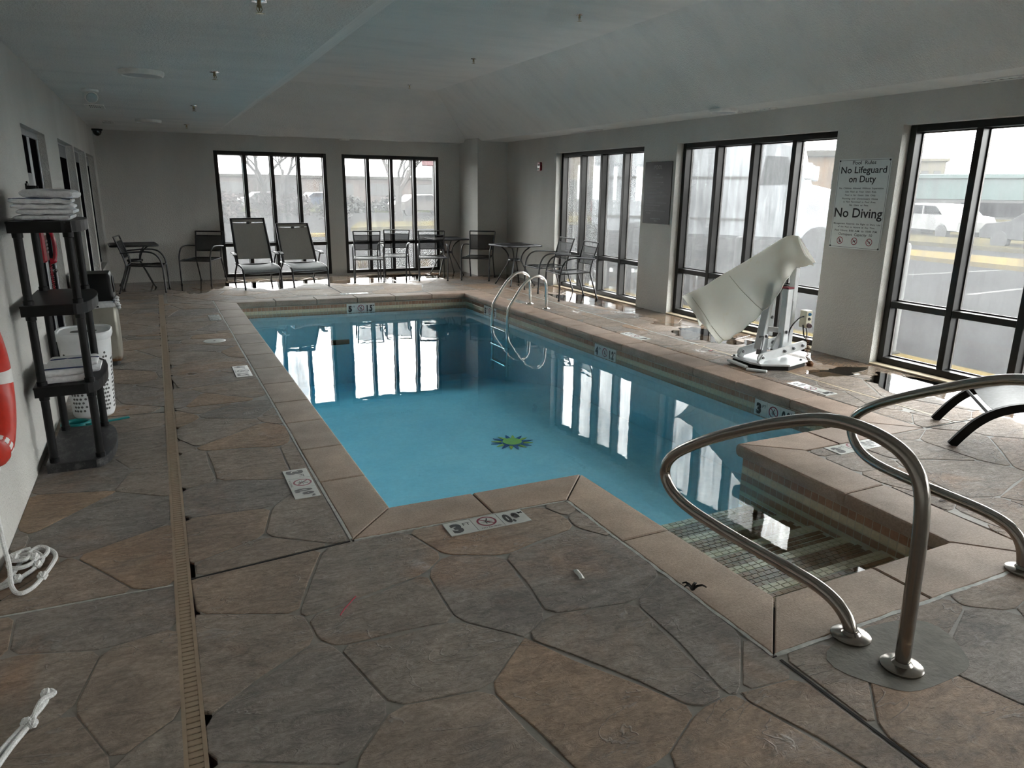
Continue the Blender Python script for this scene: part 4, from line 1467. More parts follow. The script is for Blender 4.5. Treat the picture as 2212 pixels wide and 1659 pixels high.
def towel(label, loc, sx, sy, h, rz, stripe=None, layers=2, seed=0, sag=0.0):
    """a folded terry towel: stacked layers joined by a round fold at +x"""
    r = thing('towel', label, 'towel', loc, rz, 'folded pool towels')
    rg = random.Random(seed)
    lh = h / layers
    for k in range(layers):
        z0 = k * lh
        ex = rg.uniform(-.012, .012)
        rings = []
        N = 15
        for i in range(N):
            t = .5 - .5 * cos(pi * i / (N - 1))
            x = -sx / 2 + sx * t + ex
            e = (max(0.0, 1 - (2 * t - 1) ** 10)) ** .4
            hh = lh * .5 * max(.45, e)
            zc = z0 + lh * .5 + rg.uniform(-.002, .002) - sag * max(0, t - .6) * 2
            ring = []
            for j in range(14):
                a = 2 * pi * j / 14
                ca, sa = cos(a), sin(a)
                yy = math.copysign(abs(ca) ** .30, ca) * sy / 2 * (1 + rg.uniform(-.008, .008))
                zz = math.copysign(abs(sa) ** .42, sa) * hh
                ring.append((x, yy, zc + zz + rg.uniform(-.0012, .0012)))
            rings.append(ring)
        G().loft(rings).build('fold', M['towel'], r, True, angle=75)
    if stripe is not None:
        pts = []
        for i in range(13):
            t = i / 12
            pts.append((-sx / 2 * .97 + sx * .97 * t, stripe, h * (1 - .05 * (2 * t - 1) ** 6) - sag * max(0, t - .6) * 2 + .0005))
        rows = [[(x, y - .011, z), (x, y + .011, z)] for x, y, z in pts]
        G().sheet(rows, .003).build('stripe', M['blue_stripe'], r, True)
    return r
TX = -.57
towel('folded white towel at the bottom of the stack on the top shelf', (TX + .02, 5.00, 1.458), .27, .40, .062, 0, None, 2, 1)
towel('folded white towel with a navy stripe in the middle of the top stack', (TX, 5.02, 1.520), .30, .42, .058, .04, -.165, 2, 2, .003)
towel('folded white towel lying uppermost on the top shelf stack', (TX + .05, 5.07, 1.578), .26, .34, .050, -.05, None, 1, 3, .006)
towel('folded white striped towel nearer the front edge of the third shelf', (TX - .005, 4.90, .527), .25, .22, .085, .02, -.085, 2, 4)
towel('folded white striped towel behind another on the third shelf', (TX + .03, 5.14, .527), .27, .24, .075, .0, .0, 2, 5)

# ------------------------------------------------------------------ white laundry hamper with round holes
hp = thing('laundry_hamper', 'tall white plastic laundry hamper pierced with round holes', 'hamper', (-.55, 5.97, 0))
def hring(hx, hy, z, n=40, p=3.2):
    out = []
    for k in range(n):
        a = 2 * pi * k / n
        ca, sa = cos(a), sin(a)
        out.append((hx * math.copysign(abs(ca) ** (2 / p), ca), hy * math.copysign(abs(sa) ** (2 / p), sa), z))
    return out
def hsz(z):
    t = z / .62
    return .135 + .035 * t, .165 + .035 * t
body = G()
rings = [hring(.110, .140, 0.0), hring(.130, .160, .012), hring(*hsz(.03), .03), hring(*hsz(.3), .3), hring(*hsz(.59), .59)]
inner = [hring(hsz(z)[0] - .004, hsz(z)[1] - .004, z) for z in (.59, .3, .03)]
body.loft(rings + inner)
body.build('tub', M['white_plastic'], hp, True, angle=40)
rim = G()
rim.loft([hring(.176, .206, .585), hring(.182, .212, .60), hring(.182, .212, .632), hring(.176, .206, .640), hring(.160, .190, .638), hring(.158, .188, .60)], loop=False, caps=False)
rim.build('rim', M['white_plastic'], hp, True, angle=40)
lidg = G()
lidg.loft([hring(.160, .190, .622), hring(.155, .185, .628), hring(.085, .05, .626)], caps=False)
lidg.build('lid', M['white_plastic'], hp, True)
G().loft([hring(.085, .05, .6255), hring(.083, .048, .59)], caps=True).build('lid_opening', M['hole_dark'], hp)
hole_me = G().lathe([(.0085, -.001), (.0085, .0012), (.0065, .0014), (.0001, .0004)], 10).mesh('hole', M['hole_dark'])
def hole_at(z, ang):
    hx, hy = hsz(z)
    p = 3.2
    ca, sa = cos(ang), sin(ang)
    x = hx * math.copysign(abs(ca) ** (2 / p), ca)
    y = hy * math.copysign(abs(sa) ** (2 / p), sa)
    gx, gy = (abs(x / hx) ** (p - 1)) / hx * math.copysign(1, x), (abs(y / hy) ** (p - 1)) / hy * math.copysign(1, y)
    n = Vector((gx, gy, 0)).normalized()
    o = place('hole', hole_me, hp, (x, y, z))
    o.rotation_euler = n.to_track_quat('Z', 'Y').to_euler()
for r in range(15):
    z = .07 + r * .030
    for k in range(9):
        u = (k - 4 + (.5 if r % 2 else 0)) * .0265
        if r > 6 and abs(u) < .012 * (r - 6) - .012:
            continue
        if abs(u) > .12:
            continue
        ang = -pi / 2 + math.copysign(abs(u / .14) ** 1.0, u) * .95
        hole_at(z, ang)
    for k in range(5):
        if r > 12:
            continue
        u = (k - 2 + (.5 if r % 2 else 0)) * .030
        hole_at(z, -.05 + u / .17 * .8)

# ------------------------------------------------------------------ square litter bin with a black hood and bag liner
tb = thing('litter_bin', 'square rust-flecked metal litter bin with black hooded lid and white liner', 'bin', (-.585, 7.74, 0))
def sq(h, z, r=.03):
    out = []
    for sx_, sy_, a0 in ((1, -1, -pi / 2), (1, 1, 0), (-1, 1, pi / 2), (-1, -1, pi)):
        for k in range(4):
            a = a0 + pi / 2 * k / 3
            out.append((sx_ * (h - r) + r * cos(a), sy_ * (h - r) + r * sin(a), z))
    return out
G().loft([sq(.150, .0), sq(.150, .05)]).build('plinth', M['black'], tb, True)
G().loft([sq(.170, .045), sq(.176, .06), sq(.178, .30), sq(.176, .58), sq(.170, .60)]).build('body', M['bin'], tb, True)
lg = G()
rg = random.Random(5)
rings = []
for z, h in ((.555, .181), (.575, .188), (.60, .189), (.615, .182), (.618, .165)):
    rings.append([(x * (1 + rg.uniform(-.02, .02)), y * (1 + rg.uniform(-.02, .02)), zz + rg.uniform(-.008, .008)) for x, y, zz in sq(h, z)])
lg.loft(rings)
lg.build('bag_liner', M['liner'], tb, True, angle=80)
kn = G()
for k in range(5):
    a = 1.3 * k
    kn.lathe([(.004, -.03), (.020, -.015), (.014, .0), (.022, .015), (.006, .032)], 8, (.190 + .012 * cos(a), -.175 + .012 * sin(a), .600 + .018 * (k - 2)))
kn.build('liner_knot', M['liner'], tb, True)
G().bx(-.06, .04, -.192, -.186, .565, .580).build('handle_slot', M['vent_dark'], tb)
hood = G()
hood.loft([sq(.174, .605), sq(.174, .66), sq(.170, .68), sq(.160, .845), sq(.148, .868)])
hood.build('hood', M['black_plastic'], tb, True)
def arch(w, h0, h1, x):
    pts = [(x, -w, h0), (x, w, h0)]
    for k in range(9):
        a = pi * k / 8
        pts.append((x - .02 * sin(a), w * cos(a), h1 - .06 + .06 * sin(a)))
    return pts
fg = G()
outer = [(.172 - (z - .69) * .05, y, z) for _, y, z in arch(.105, .69, .835, 0)]
inn = [(.173 - (z - .69) * .05, y * .86, .69 + (z - .69) * .90 + .008) for _, y, z in arch(.105, .69, .835, 0)]
n_ = len(outer)
fg.add([(x + .006, y, z) for x, y, z in inn], [tuple(range(n_))])
fg.build('flap_opening', M['vent_dark'], tb)
G().loft([outer, [(x + .006, y, z) for x, y, z in outer], [(x + .008, y, z) for x, y, z in inn], inn], loop=True, caps=False).build('flap_frame', M['black_plastic'], tb, True, angle=40)

# ------------------------------------------------------------------ teal scoop on the floor
ts = thing('plastic_scoop', 'teal plastic scoop with a round bowl and flat handle lying behind the shelf', 'scoop', (-.645, 5.66, .0))
G().tube([(.085 * cos(2 * pi * k / 24), .065 * sin(2 * pi * k / 24), .022) for k in range(24)], .020, 8, loop=True, squash=(1.0, .8)).build('ring', M['teal'], ts, True)
G().lathe([(.030, .006), (.036, .018), (.036, .034), (.030, .036), (.026, .030), (.004, .026)], 16, (.085, -.035, 0)).build('bowl', M['teal'], ts, True)
G().beam((.09, .0, .012), (.33, .055, .016), .035, .012, .004).build('handle', M['teal'], ts)

# ------------------------------------------------------------------ red wall telephone and brochure box
ph = thing('wall_telephone', 'red wall telephone with coiled cord behind the shelf unit', 'telephone', (XL, 6.19, 1.23))
G().box((.028, 0, 0), (.056, .14, .24), None, .014).build('body', M['red_plastic'], ph)
hs = [(.056, -.02, .118), (.086, -.02, .112), (.104, -.02, .060), (.108, -.02, .0), (.104, -.02, -.060), (.092, -.02, -.105), (.066, -.02, -.112)]
G().tube(spline([Vector(p) for p in hs], 4), [.022 if (i < 5 or i > 19) else .014 for i in range(25)], 10).build('handset', M['red_plastic'], ph, True, angle=70)
key_me = G().box((0, 0, 0), (.008, .016, .016), None, .002).mesh('key', M['sign_grey'])
for r in range(4):
    for c in range(3):
        place('key', key_me, ph, (.058, -.032 + c * .026, .03 - r * .026))
G().box((.058, -.02, .085), (.010, .05, .025), None, .002).build('label_card', M['paper'], ph)
coil = [(.066 + .008 * cos(a), -.02 + .008 * sin(a), -.125 - .0016 * i) for i, a in enumerate([k * .75 for k in range(150)])]
G().tube(coil, .0026, 5).build('cord', M['red_plastic'], ph, True)
bb = thing('brochure_box', 'small black wall box holding a white card above the towels', 'box', (XL, 6.12, 1.585))
G().bx(0, .012, -.06, .06, -.075, .075, .002).bx(.012, .062, -.06, -.052, -.075, .06).bx(.012, .062, .052, .06, -.075, .06).bx(.012, .062, -.052, .052, -.075, -.066).bx(.054, .062, -.052, .052, -.066, .0).build('holder', M['black_plastic'], bb)
G().bx(.022, .028, -.048, .048, -.066, .055).build('card', M['sign_grey'], bb)
G().lathe([(.004, .0), (.007, .008), (.003, .016)], 8, (.006, 0, .075)).build('hook', M['black'], bb)

# ------------------------------------------------------------------ life ring and ropes
lr = thing('life_ring', 'red life ring with a white band hanging on the left wall', 'life ring', (XL + .075, 3.47, .835))
Rr, rr_ = .262, .062
G().tube([(0, Rr * cos(2 * pi * k / 40), Rr * sin(2 * pi * k / 40)) for k in range(40)], rr_, 14, loop=True, squash=(1, 1)).build('ring', M['red_ring'], lr, True)
for a0 in (-.12, pi / 2 - .1, pi - .1, 3 * pi / 2 - .1):
    G().tube([(0, Rr * cos(a0 + .24 * k / 5), Rr * sin(a0 + .24 * k / 5)) for k in range(6)], rr_ * 1.012, 14).build('band', M['white_tape'], lr, True)
G().tube([(0, (Rr + .07 + .018 * cos(8 * 2 * pi * k / 64)) * cos(2 * pi * k / 64), (Rr + .07 + .018 * cos(8 * 2 * pi * k / 64)) * sin(2 * pi * k / 64)) for k in range(64)], .006, 6, loop=True).build('grab_line', M['rope'], lr, True)
G().box((-.066, 0, .262), (.015, .04, .08), None, .003).build('bracket', M['black'], lr)

def knot(g, c, r):
    for k in range(3):
        a = k * 2.1
        pts = [Vector(c) + Vector((r * cos(t) * cos(a), r * sin(t), r * cos(t) * sin(a) + r * .2)) for t in [2 * pi * q / 10 for q in range(10)]]
        g.tube(pts, r * .62, 6, loop=True)
rp = thing('rescue_rope', 'white braided rope heaped by the left wall with knots along it', 'rope', (-.66, 3.50, 0))
ro = Vector((-.66, 3.50, 0))
R0 = .0095
path = [(-.715, 3.39, .62), (-.72, 3.40, .40), (-.722, 3.42, .20), (-.716, 3.42, .07), (-.703, 3.33, .02), (-.668, 3.262, .011), (-.625, 3.29, .011), (-.597, 3.375, .011), (-.575, 3.47, .012), (-.566, 3.555, .012), (-.585, 3.62, .012), (-.62, 3.665, .014), (-.655, 3.66, .016), (-.672, 3.60, .02), (-.645, 3.545, .022), (-.612, 3.56, .02), (-.60, 3.61, .03), (-.635, 3.64, .036), (-.67, 3.61, .03), (-.70, 3.53, .02), (-.715, 3.45, .014), (-.735, 3.38, .012), (-.76, 3.36, .011)]
G().tube([p - ro for p in spline([Vector(p) for p in path], 6)], R0, 8).build('strand', M['rope'], rp, True)
path = [(-.765, 3.33, .011), (-.72, 3.36, .011), (-.67, 3.42, .012), (-.63, 3.49, .012), (-.615, 3.545, .016), (-.64, 3.60, .024), (-.69, 3.64, .03), (-.725, 3.60, .032), (-.70, 3.55, .036), (-.66, 3.53, .038), (-.64, 3.50, .034), (-.67, 3.47, .03), (-.71, 3.47, .03), (-.74, 3.51, .028), (-.73, 3.57, .03), (-.69, 3.585, .034), (-.66, 3.56, .04), (-.675, 3.51, .042), (-.72, 3.53, .040), (-.745, 3.60, .03), (-.72, 3.655, .02), (-.68, 3.685, .014)]
G().tube([p - ro for p in spline([Vector(p) for p in path], 6)], R0, 8).build('strand', M['rope'], rp, True)
kg = G()
for c in ((-.597, 3.375, .014), (-.63, 3.49, .016), (-.69, 3.39, .014), (-.645, 3.545, .03), (-.72, 3.55, .04)):
    kg = G()
    knot(kg, Vector(c) - ro, .014)
    kg.build('knot', M['rope'], rp, True)
r2_ = thing('rope_end', 'loose doubled white rope with a looped end on the near left deck', 'rope', (-.51, 2.40, 0))
ro = Vector((-.51, 2.40, 0))
for path in ([(-.64, 2.10, .012), (-.585, 2.25, .012), (-.548, 2.33, .012), (-.520, 2.375, .014), (-.497, 2.425, .013), (-.486, 2.465, .012), (-.490, 2.495, .013), (-.478, 2.507, .014), (-.466, 2.493, .013)],
             [(-.61, 2.09, .012), (-.562, 2.25, .012), (-.532, 2.325, .012), (-.512, 2.372, .016), (-.508, 2.42, .014), (-.494, 2.452, .024), (-.472, 2.478, .016), (-.466, 2.493, .013)]):
    G().tube([p - ro for p in spline([Vector(p) for p in path], 6)], .0088, 8).build('strand', M['rope'], r2_, True)
kg = G()
for c in ((-.528, 2.362, .016), (-.510, 2.350, .016), (-.490, 2.497, .014)):
    kg = G()
    knot(kg, Vector(c) - ro, .011)
    kg.build('knot', M['rope'], r2_, True)

# ------------------------------------------------------------------ pool lift under its cover
lf = thing('pool_lift', 'white pool lift with bolted arms, control box and tilted base plate on the right deck', 'pool lift', (5.30, 5.15, 0))
lo = Vector((5.30, 5.15, 0))
def LP(x, y, z):
    return Vector((x, y, z)) - lo
pl = [(5.10, 5.37), (5.07, 5.05), (5.10, 4.95), (5.34, 4.82), (5.66, 4.90), (5.66, 5.30), (5.42, 5.46)]
G().prism([(x - lo.x, y - lo.y) for x, y in pl], .045, .062).build('base_plate', M['white_metal'], lf)
G().prism([(x - lo.x + (5.36 - x) * .06, y - lo.y + (5.12 - y) * .06) for x, y in pl], .0, .045).build('base_block', M['joint_dark'], lf)
for a, b in (((5.04, 5.33, .03), (5.02, 5.06, .02)), ((4.98, 5.02, .012), (5.09, 4.86, .012))):
    G().beam(LP(*a), LP(*b), .05, .022, .006).build('anchor_bar', M['white_metal'], lf)
bolts = G()
def bolt(x, y, z, d):
    q = Vector(d).normalized().to_track_quat('Z', 'Y').to_matrix()
    g = G().lathe([(.020, 0), (.020, .003), (.013, .004), (.013, .014), (.009, .017)], 10)
    g.xf(lambda p: q @ p + LP(x, y, z))
    g.build('bolt', M['bolt'], lf)
# pair of side arms (flat bars with round ends) either side of the mast
def flat_bar(a, b, w, t):
    a, b = Vector(a), Vector(b)
    d = (b - a).normalized()
    side = d.cross(Vector((0, 0, 1))).normalized()
    up = side.cross(d)
    pts = []
    for c, s in ((a, 1), (b, -1)):
        for k in range(9):
            an = pi / 2 + pi * k / 8
            pts.append(c + d * (s * cos(an) * w / 2) + up * (s * sin(an) * w / 2))
    A = [p + side * t / 2 for p in pts]
    B = [p - side * t / 2 for p in pts]
    return G().loft([A, B])
arm_dir = Vector((.46, -.04, .10))
for off, lab in ((Vector((0, 0, 0)), 'n'), (Vector((.03, .30, 0)), 'f')):
    a = LP(5.13, 4.99, .115) + off
    b = LP(5.60, 4.93, .215) + off
    flat_bar(a, b, .085, .018).build('side_arm', M['white_metal'], lf, True, angle=35)
    G().beam(a + Vector((-.02, 0, -.06)), a + Vector((.03, 0, .02)), .03, .07, .006).build('lug', M['white_metal'], lf)
    for t in (.02, .55, .76, .98):
        q = a + (b - a) * t + lo + Vector((0, -.010, 0))
        bolt(q.x, q.y, q.z, (0, -1, 0))
G().beam(LP(5.46, 5.06, .10), LP(5.46, 5.06, .76), .075, .075, .006).build('mast', M['white_metal'], lf)
G().box(LP(5.46, 5.06, .768), (.085, .085, .016), None, .004).build('red_cap', M['sign_red'], lf)
G().beam(LP(5.64, 5.16, .09), LP(5.64, 5.16, .95), .07, .06, .006).build('rear_mast', M['white_metal'], lf)
G().beam(LP(5.22, 5.13, .16), LP(5.42, 5.22, .80), .075, .075, .006).build('lift_arm', M['white_metal'], lf)
G().beam(LP(5.33, 5.16, .10), LP(5.33, 5.16, .37), .030, .06, .005).beam(LP(5.33, 5.16, .36), LP(5.44, 5.10, .345), .03, .05, .005).build('yoke', M['white_metal'], lf)
G().beam(LP(5.37, 5.08, .16), LP(5.44, 5.06, .32), .03, .06, .004).build('gusset', M['white_metal'], lf)
G().beam(LP(5.54, 5.06, .16), LP(5.49, 5.06, .26), .012, .05, .003).build('brace', M['white_metal'], lf)
G().beam(LP(5.20, 5.10, .12), LP(5.24, 5.12, .30), .05, .014, .004).build('link_plate', M['bolt'], lf)
G().beam(LP(5.72, 5.48, .20), LP(5.74, 5.50, .62), .055, .02, .004).build('foot_rest_bar', M['white_metal'], lf)
bolt(5.46, 5.02, .34, (0, -1, 0))
bolt(5.27, 5.09, .30, (0, -1, 0))
bolt(5.71, 5.465, .40, (0, -1, 0))
for x, y in ((5.12, 5.34), (5.60, 4.93), (5.40, 5.42)):
    bolt(x, y, .062, (0, 0, 1))
cb = G().box(LP(5.70, 5.02, .455), (.085, .085, .17), None, .006)
co = cb.build('control_box', M['ivory'], lf)
G().bx(.318, .324, -.03, .30 - .2, .30, .62).build('back_panel', M['white_metal'], lf)
def button(name, z, r, d, mat):
    q = Vector((-.45, -.89, 0)).to_track_quat('Z', 'Y').to_matrix()
    g = G().lathe([(r, 0), (r, d * .6), (r * .8, d)], 14)
    g.xf(lambda p: q @ p + LP(5.70, 4.978, z))
    g.build(name, mat, co, True)
button('button', .505, .017, .014, M['blue'])
button('button', .458, .015, .014, M['bolt'])
button('stop_knob', .395, .024, .045, M['mauve'])
G().tube([LP(*p) for p in spline([Vector(p) for p in ((5.66, 5.01, .48), (5.62, 5.0, .48), (5.57, 5.01, .45), (5.55, 5.06, .36), (5.55, 5.1, .2))], 4)], .007, 6).build('cable', M['black'], lf, True)
G().tube([LP(*p) for p in spline([Vector(p) for p in ((5.70, 5.0, .37), (5.71, 4.99, .30), (5.69, 4.98, .27), (5.66, 4.98, .29), (5.65, 5.0, .40))], 4)], .006, 6).build('cable', M['black'], lf, True)
ch = [LP(5.70 - .01 * sin(k * .2) + .012 * cos(k * .9), 4.97 - .0003 * k + .012 * sin(k * .9), .28 - .0019 * k) for k in range(145)]
G().tube(ch, .0035, 5).build('coiled_lead', M['rust'], lf, True)
G().lathe([(.03, 0), (.032, .03), (.014, .05)], 10, LP(5.70, 4.90, 0)).build('anchor_ring', M['rust'], lf, True)

cv = thing('lift_cover', 'off-white stained vinyl cover draped over the seat of the pool lift', 'cover', (5.4, 5.6, 0))
co_ = Vector((5.4, 5.6, 0))
ridge = [(5.655, 5.20, 1.265), (5.62, 5.315, 1.258), (5.60, 5.60, 1.095), (5.56, 5.90, .918), (5.51, 6.15, .765), (5.46, 6.30, .655), (5.36, 6.42, .575), (5.22, 6.37, .552)]
hem = [(5.74, 5.04, .985), (5.60, 5.13, .955), (5.42, 5.085, .80), (5.33, 5.13, .62), (5.27, 5.27, .44), (5.22, 5.43, .275), (5.20, 5.60, .165), (5.20, 5.70, .135)]
farh = [(5.80, 5.07, 1.00), (5.82, 5.30, .92), (5.84, 5.50, .76), (5.82, 5.75, .60), (5.78, 5.98, .46), (5.68, 6.15, .34), (5.52, 6.22, .26), (5.30, 6.10, .22)]
NR = 29
rd, hm, fh = spline([Vector(p) for p in ridge], 4), spline([Vector(p) for p in hem], 4), spline([Vector(p) for p in farh], 4)
rows = []
for i in range(len(rd)):
    t = i / (len(rd) - 1)
    A, B, C_ = hm[i], rd[i], fh[i]
    row = []
    for j in range(25):
        u = j / 24
        if u <= .55:
            s = u / .55
            p = A.lerp(B, s)
            out = Vector((-.86, -.5, .1))
            bulge = .10 * sin(pi * s) * (.35 + .65 * sin(pi * min(1, t * 1.05)))
            p = p + out * (bulge * (1 - .5 * t))
            p = p + out * (.034 * sin(s * 4 + t * 17) * sin(pi * s) * (1 - t * .6) + .018 * sin(t * 29 + s * 7) * (1 - s) * (1 - .5 * t) + .014 * sin(t * 11 - s * 8) * sin(pi * s) + .020 * sin(30 * t ** .6 + 2.5 * s) * sin(pi * min(1, s * .9 + .1)) * (1 - t) ** .6)
            if j == 0:
                p.z += .012 * sin(i * 1.9) - .006
            elif j == 1:
                p.z += .006 * sin(i * 2.3 + 1)
        else:
            s = (u - .55) / .45
            p = B.lerp(C_, s) + Vector((.6, .2, .25)) * (.07 * sin(pi * s) * min(1, t * 3))
        row.append(p - co_)
    rows.append(row)
# round the ridge over a little
for r in rows:
    for _ in range(2):
        q = [r[0]] + [(r[k - 1] + r[k] * 2 + r[k + 1]) / 4 for k in range(1, len(r) - 1)] + [r[-1]]
        for k in range(8, 18):
            r[k] = q[k]
G().sheet(rows, .006).build('drape', M['cover'], cv, True, angle=80)
def along(t, s0=0.0, s1=1.0, n_=10):
    i = int(t * (len(rows) - 1))
    return [rows[i][int(s0 * 13 + (s1 - s0) * 13 * k / n_)] + Vector((-.004, -.003, 0)) for k in range(n_ + 1)]
G().tube(along(.50), .0028, 5).build('seam', M['seam'], cv, True)
G().tube(along(.86), .0028, 5).build('seam', M['seam'], cv, True)
hemline = [r[0] for r in rows]
G().tube(hemline, .006, 6).build('hem', M['cover'], cv, True)

# ------------------------------------------------------------------ signs on the right wall
sg = thing('pool_rules_sign', 'white Pool Rules sign with large No Lifeguard on Duty lettering', 'sign', (XR - .004, 5.088, 1.553), 0, None, wall_rot((0, -1, 0), (0, 0, 1)))
w, h = .598, .872
G().box((0, 0, 0), (w, h, .005), None, .001).build('board', M['sign_white'], sg)
bd = G()
for a, b in (((-w / 2 + .012, h / 2 - .012), (w / 2 - .012, h / 2 - .012)), ((-w / 2 + .012, -h / 2 + .012), (w / 2 - .012, -h / 2 + .012)), ((-w / 2 + .012, -h / 2 + .012), (-w / 2 + .012, h / 2 - .012)), ((w / 2 - .012, -h / 2 + .012), (w / 2 - .012, h / 2 - .012))):
    line_geo(bd, a, b, .003, .003)
bd.build('border_line', M['sign_black'], sg)
for sx_ in (-1, 1):
    for sy_ in (-1, 1):
        G().lathe([(.009, .002), (.009, .006), (.005, .008)], 10, (sx_ * (w / 2 - .016), sy_ * (h / 2 - .016), 0)).build('screw', M['black'], sg)
tx = G()
for s, fy, cap, wd, bold in (('Pool  Rules', .060, .036, .265, .008), ('No Lifeguard', .155, .066, .520, .014), ('on Duty', .255, .066, .31, .014),
                             ('No  Children  Allowed  Without  Supervision.', .330, .0165, .515, .012), ('Use  Pool  at  Your  Own  Risk.', .368, .0165, .36, .012), ('Pool  is  for  Guest  Use  Only.', .406, .0165, .355, .012),
                             ('Running  and  Unnecessary  Noise', .445, .0165, .41, .012), ('is  Not  Permitted  in  Pool  Area.', .481, .0165, .375, .012), ('No  Glass  or  Pets.', .517, .0165, .225, .012),
                             ('No Diving', .645, .094, .555, .014), ('Management  Reserves  the  Right  to  Deny  Use', .727, .0165, .545, .012), ('of  the  Pool  to  Anyone  at  Any  Time.', .764, .0165, .435, .012),
                             ('Pool  Hours:  8:00  A.M.  to  10:00  P.M.', .806, .0185, .50, .015), ('Occupant  Capacity  10', .852, .026, .395, .010)):
    text_geo(tx, s, 0, h / 2 - fy * h, cap, wd, bold, .0032)
tx.build('lettering', M['sign_black'], sg)
rg_, kg_ = G(), G()
for i, x in enumerate((-.172, .0, .172)):
    y0 = -h / 2 + .075
    disc_ring(rg_, x, y0, .030, .037, .0032)
    line_geo(rg_, (x - .022, y0 + .022), (x + .022, y0 - .022), .006, .0034)
    if i == 0:
        line_geo(kg_, (x - .004, y0 - .02), (x - .004, y0 + .012), .012, .0033)
        line_geo(kg_, (x - .004, y0 + .010), (x - .004, y0 + .022), .005, .0033)
        line_geo(kg_, (x + .010, y0 - .02), (x + .010, y0 - .002), .010, .0033)
    elif i == 1:
        line_geo(kg_, (x - .014, y0 + .002), (x + .012, y0 + .002), .010, .0033)
        for q in (-.011, .010):
            line_geo(kg_, (x + q, y0), (x + q * 1.3, y0 - .017), .004, .0033)
        line_geo(kg_, (x + .010, y0 + .004), (x + .016, y0 + .014), .007, .0033)
    else:
        line_geo(kg_, (x - .018, y0 + .010), (x + .012, y0 - .006), .008, .0033)
        line_geo(kg_, (x + .004, y0 + .002), (x + .018, y0 + .008), .005, .0033)
        line_geo(kg_, (x - .018, y0 - .012), (x + .018, y0 - .012), .003, .0033)
rg_.build('prohibition_ring', M['sign_red'], sg)
kg_.build('pictogram', M['sign_black'], sg)

sp = thing('pool_notice', 'dark grey framed POOL notice with pale print between two windows', 'sign', (XR - .006, 8.37, 1.637), 0, None, wall_rot((0, -1, 0), (0, 0, 1)))
w, h = .606, .832
G().box((0, 0, 0), (w, h, .010), None, .002).build('board', M['sign_dark'], sp)
tx = G()
text_geo(tx, 'POOL', .0, h / 2 - .098, .055, .175, -.005, .0056)
tx.build('lettering', M['sign_grey'], sp)
dg = G()
rq = random.Random(11)
for fy, x0, x1 in ((.20, -.03, .03), (.245, -.11, .12), (.33, -.12, .13), (.40, -.25, .06), (.44, -.25, -.02), (.485, -.25, .12), (.53, -.25, .21), (.57, -.22, -.06), (.615, -.25, -.03), (.66, -.25, .23), (.70, -.25, .08), (.745, -.25, -.04), (.79, -.25, .20), (.83, -.22, -.12), (.92, -.11, .11), (.955, -.03, .04)):
    x = x0
    while x < x1:
        l = rq.uniform(.014, .034)
        line_geo(dg, (x, h / 2 - fy * h), (min(x + l, x1), h / 2 - fy * h), .0055, .0056)
        x += l + .008
dg.build('small_print', M['sign_grey'], sp)['kind'] = 'stuff'

fa_ = thing('fire_alarm', 'red fire alarm strobe on the right wall near the corner', 'alarm', (XR, 11.83, 2.07), 0, None, wall_rot((0, -1, 0), (0, 0, 1)))
G().box((0, 0, .022), (.105, .145, .044), None, .008).build('housing', M['red_plastic'], fa_)
G().box((-.012, -.042, .050), (.050, .032, .022), None, .006).build('strobe_lens', M['paper'], fa_)
G().box((.0, .03, .045), (.06, .04, .004), None, .001).build('grille', M['sign_red'], fa_)

# ------------------------------------------------------------------ ceiling fittings
def round_light(label, x, y, r=.17):
    t = thing('ceiling_light', label, 'ceiling light', (x, y, H), 0, 'round ceiling lights')
    G().lathe([(r, 0), (r, -.018), (r * .95, -.034), (r * .88, -.038), (r * .84, -.030)], 36).build('trim_ring', M['light_white'], t, True, angle=50)
    G().lathe([(r * .85, -.030), (r * .5, -.033), (.002, -.034)], 36).build('diffuser', M['diffuser'], t, True)
round_light('round flush ceiling light over the left deck, closer to the camera', .031, 6.99)
round_light('round flush ceiling light over the left deck, closer to the far wall', .07, 11.90)
round_light('round flush ceiling light above the second right window', 5.90, 6.68, .16)
round_light('round flush ceiling light above the two far windows', 3.37, 14.14, .10)
def sprinkler(label, x, y, z):
    t = thing('sprinkler_head', label, 'sprinkler', (x, y, z), 0, 'pendant sprinkler heads')
    G().lathe([(.040, 0), (.038, -.006), (.016, -.010)], 20).build('escutcheon', M['chrome'], t, True)
    G().lathe([(.010, -.008), (.010, -.022), (.013, -.024), (.013, -.030), (.005, -.034), (.003, -.050)], 10).build('body', M['brass'], t, True)
    g = G()
    for s in (-1, 1):
        g.tube([(s * .010, 0, -.028), (s * .013, 0, -.042), (s * .003, 0, -.058)], .0022, 6)
    g.build('frame_arms', M['brass'], t, True)
    g = G().lathe([(.016, -.059), (.016, -.061)], 12)
    for k in range(8):
        a = pi / 4 * k
        g.box((.020 * cos(a), .020 * sin(a), -.060), (.008, .005, .0015))
    g.build('deflector', M['brass'], t)
for lb, x, y, z in (('sprinkler head over the left deck at the top edge of the picture', .586, 4.12, H), ('sprinkler head beside the nearer round light over the left deck', .565, 6.71, H), ('sprinkler head over the left deck between the two round lights', .545, 9.54, H), ('sprinkler head over the left deck nearest the far wall', .585, 12.43, H),
                    ('sprinkler head on the raised ceiling nearest the camera', 4.035, 6.78, H2), ('sprinkler head in the middle of the raised ceiling', 4.083, 9.60, H2), ('sprinkler head at the far end of the raised ceiling', 4.118, 12.45, H2)):
    sprinkler(lb, x, y, z)
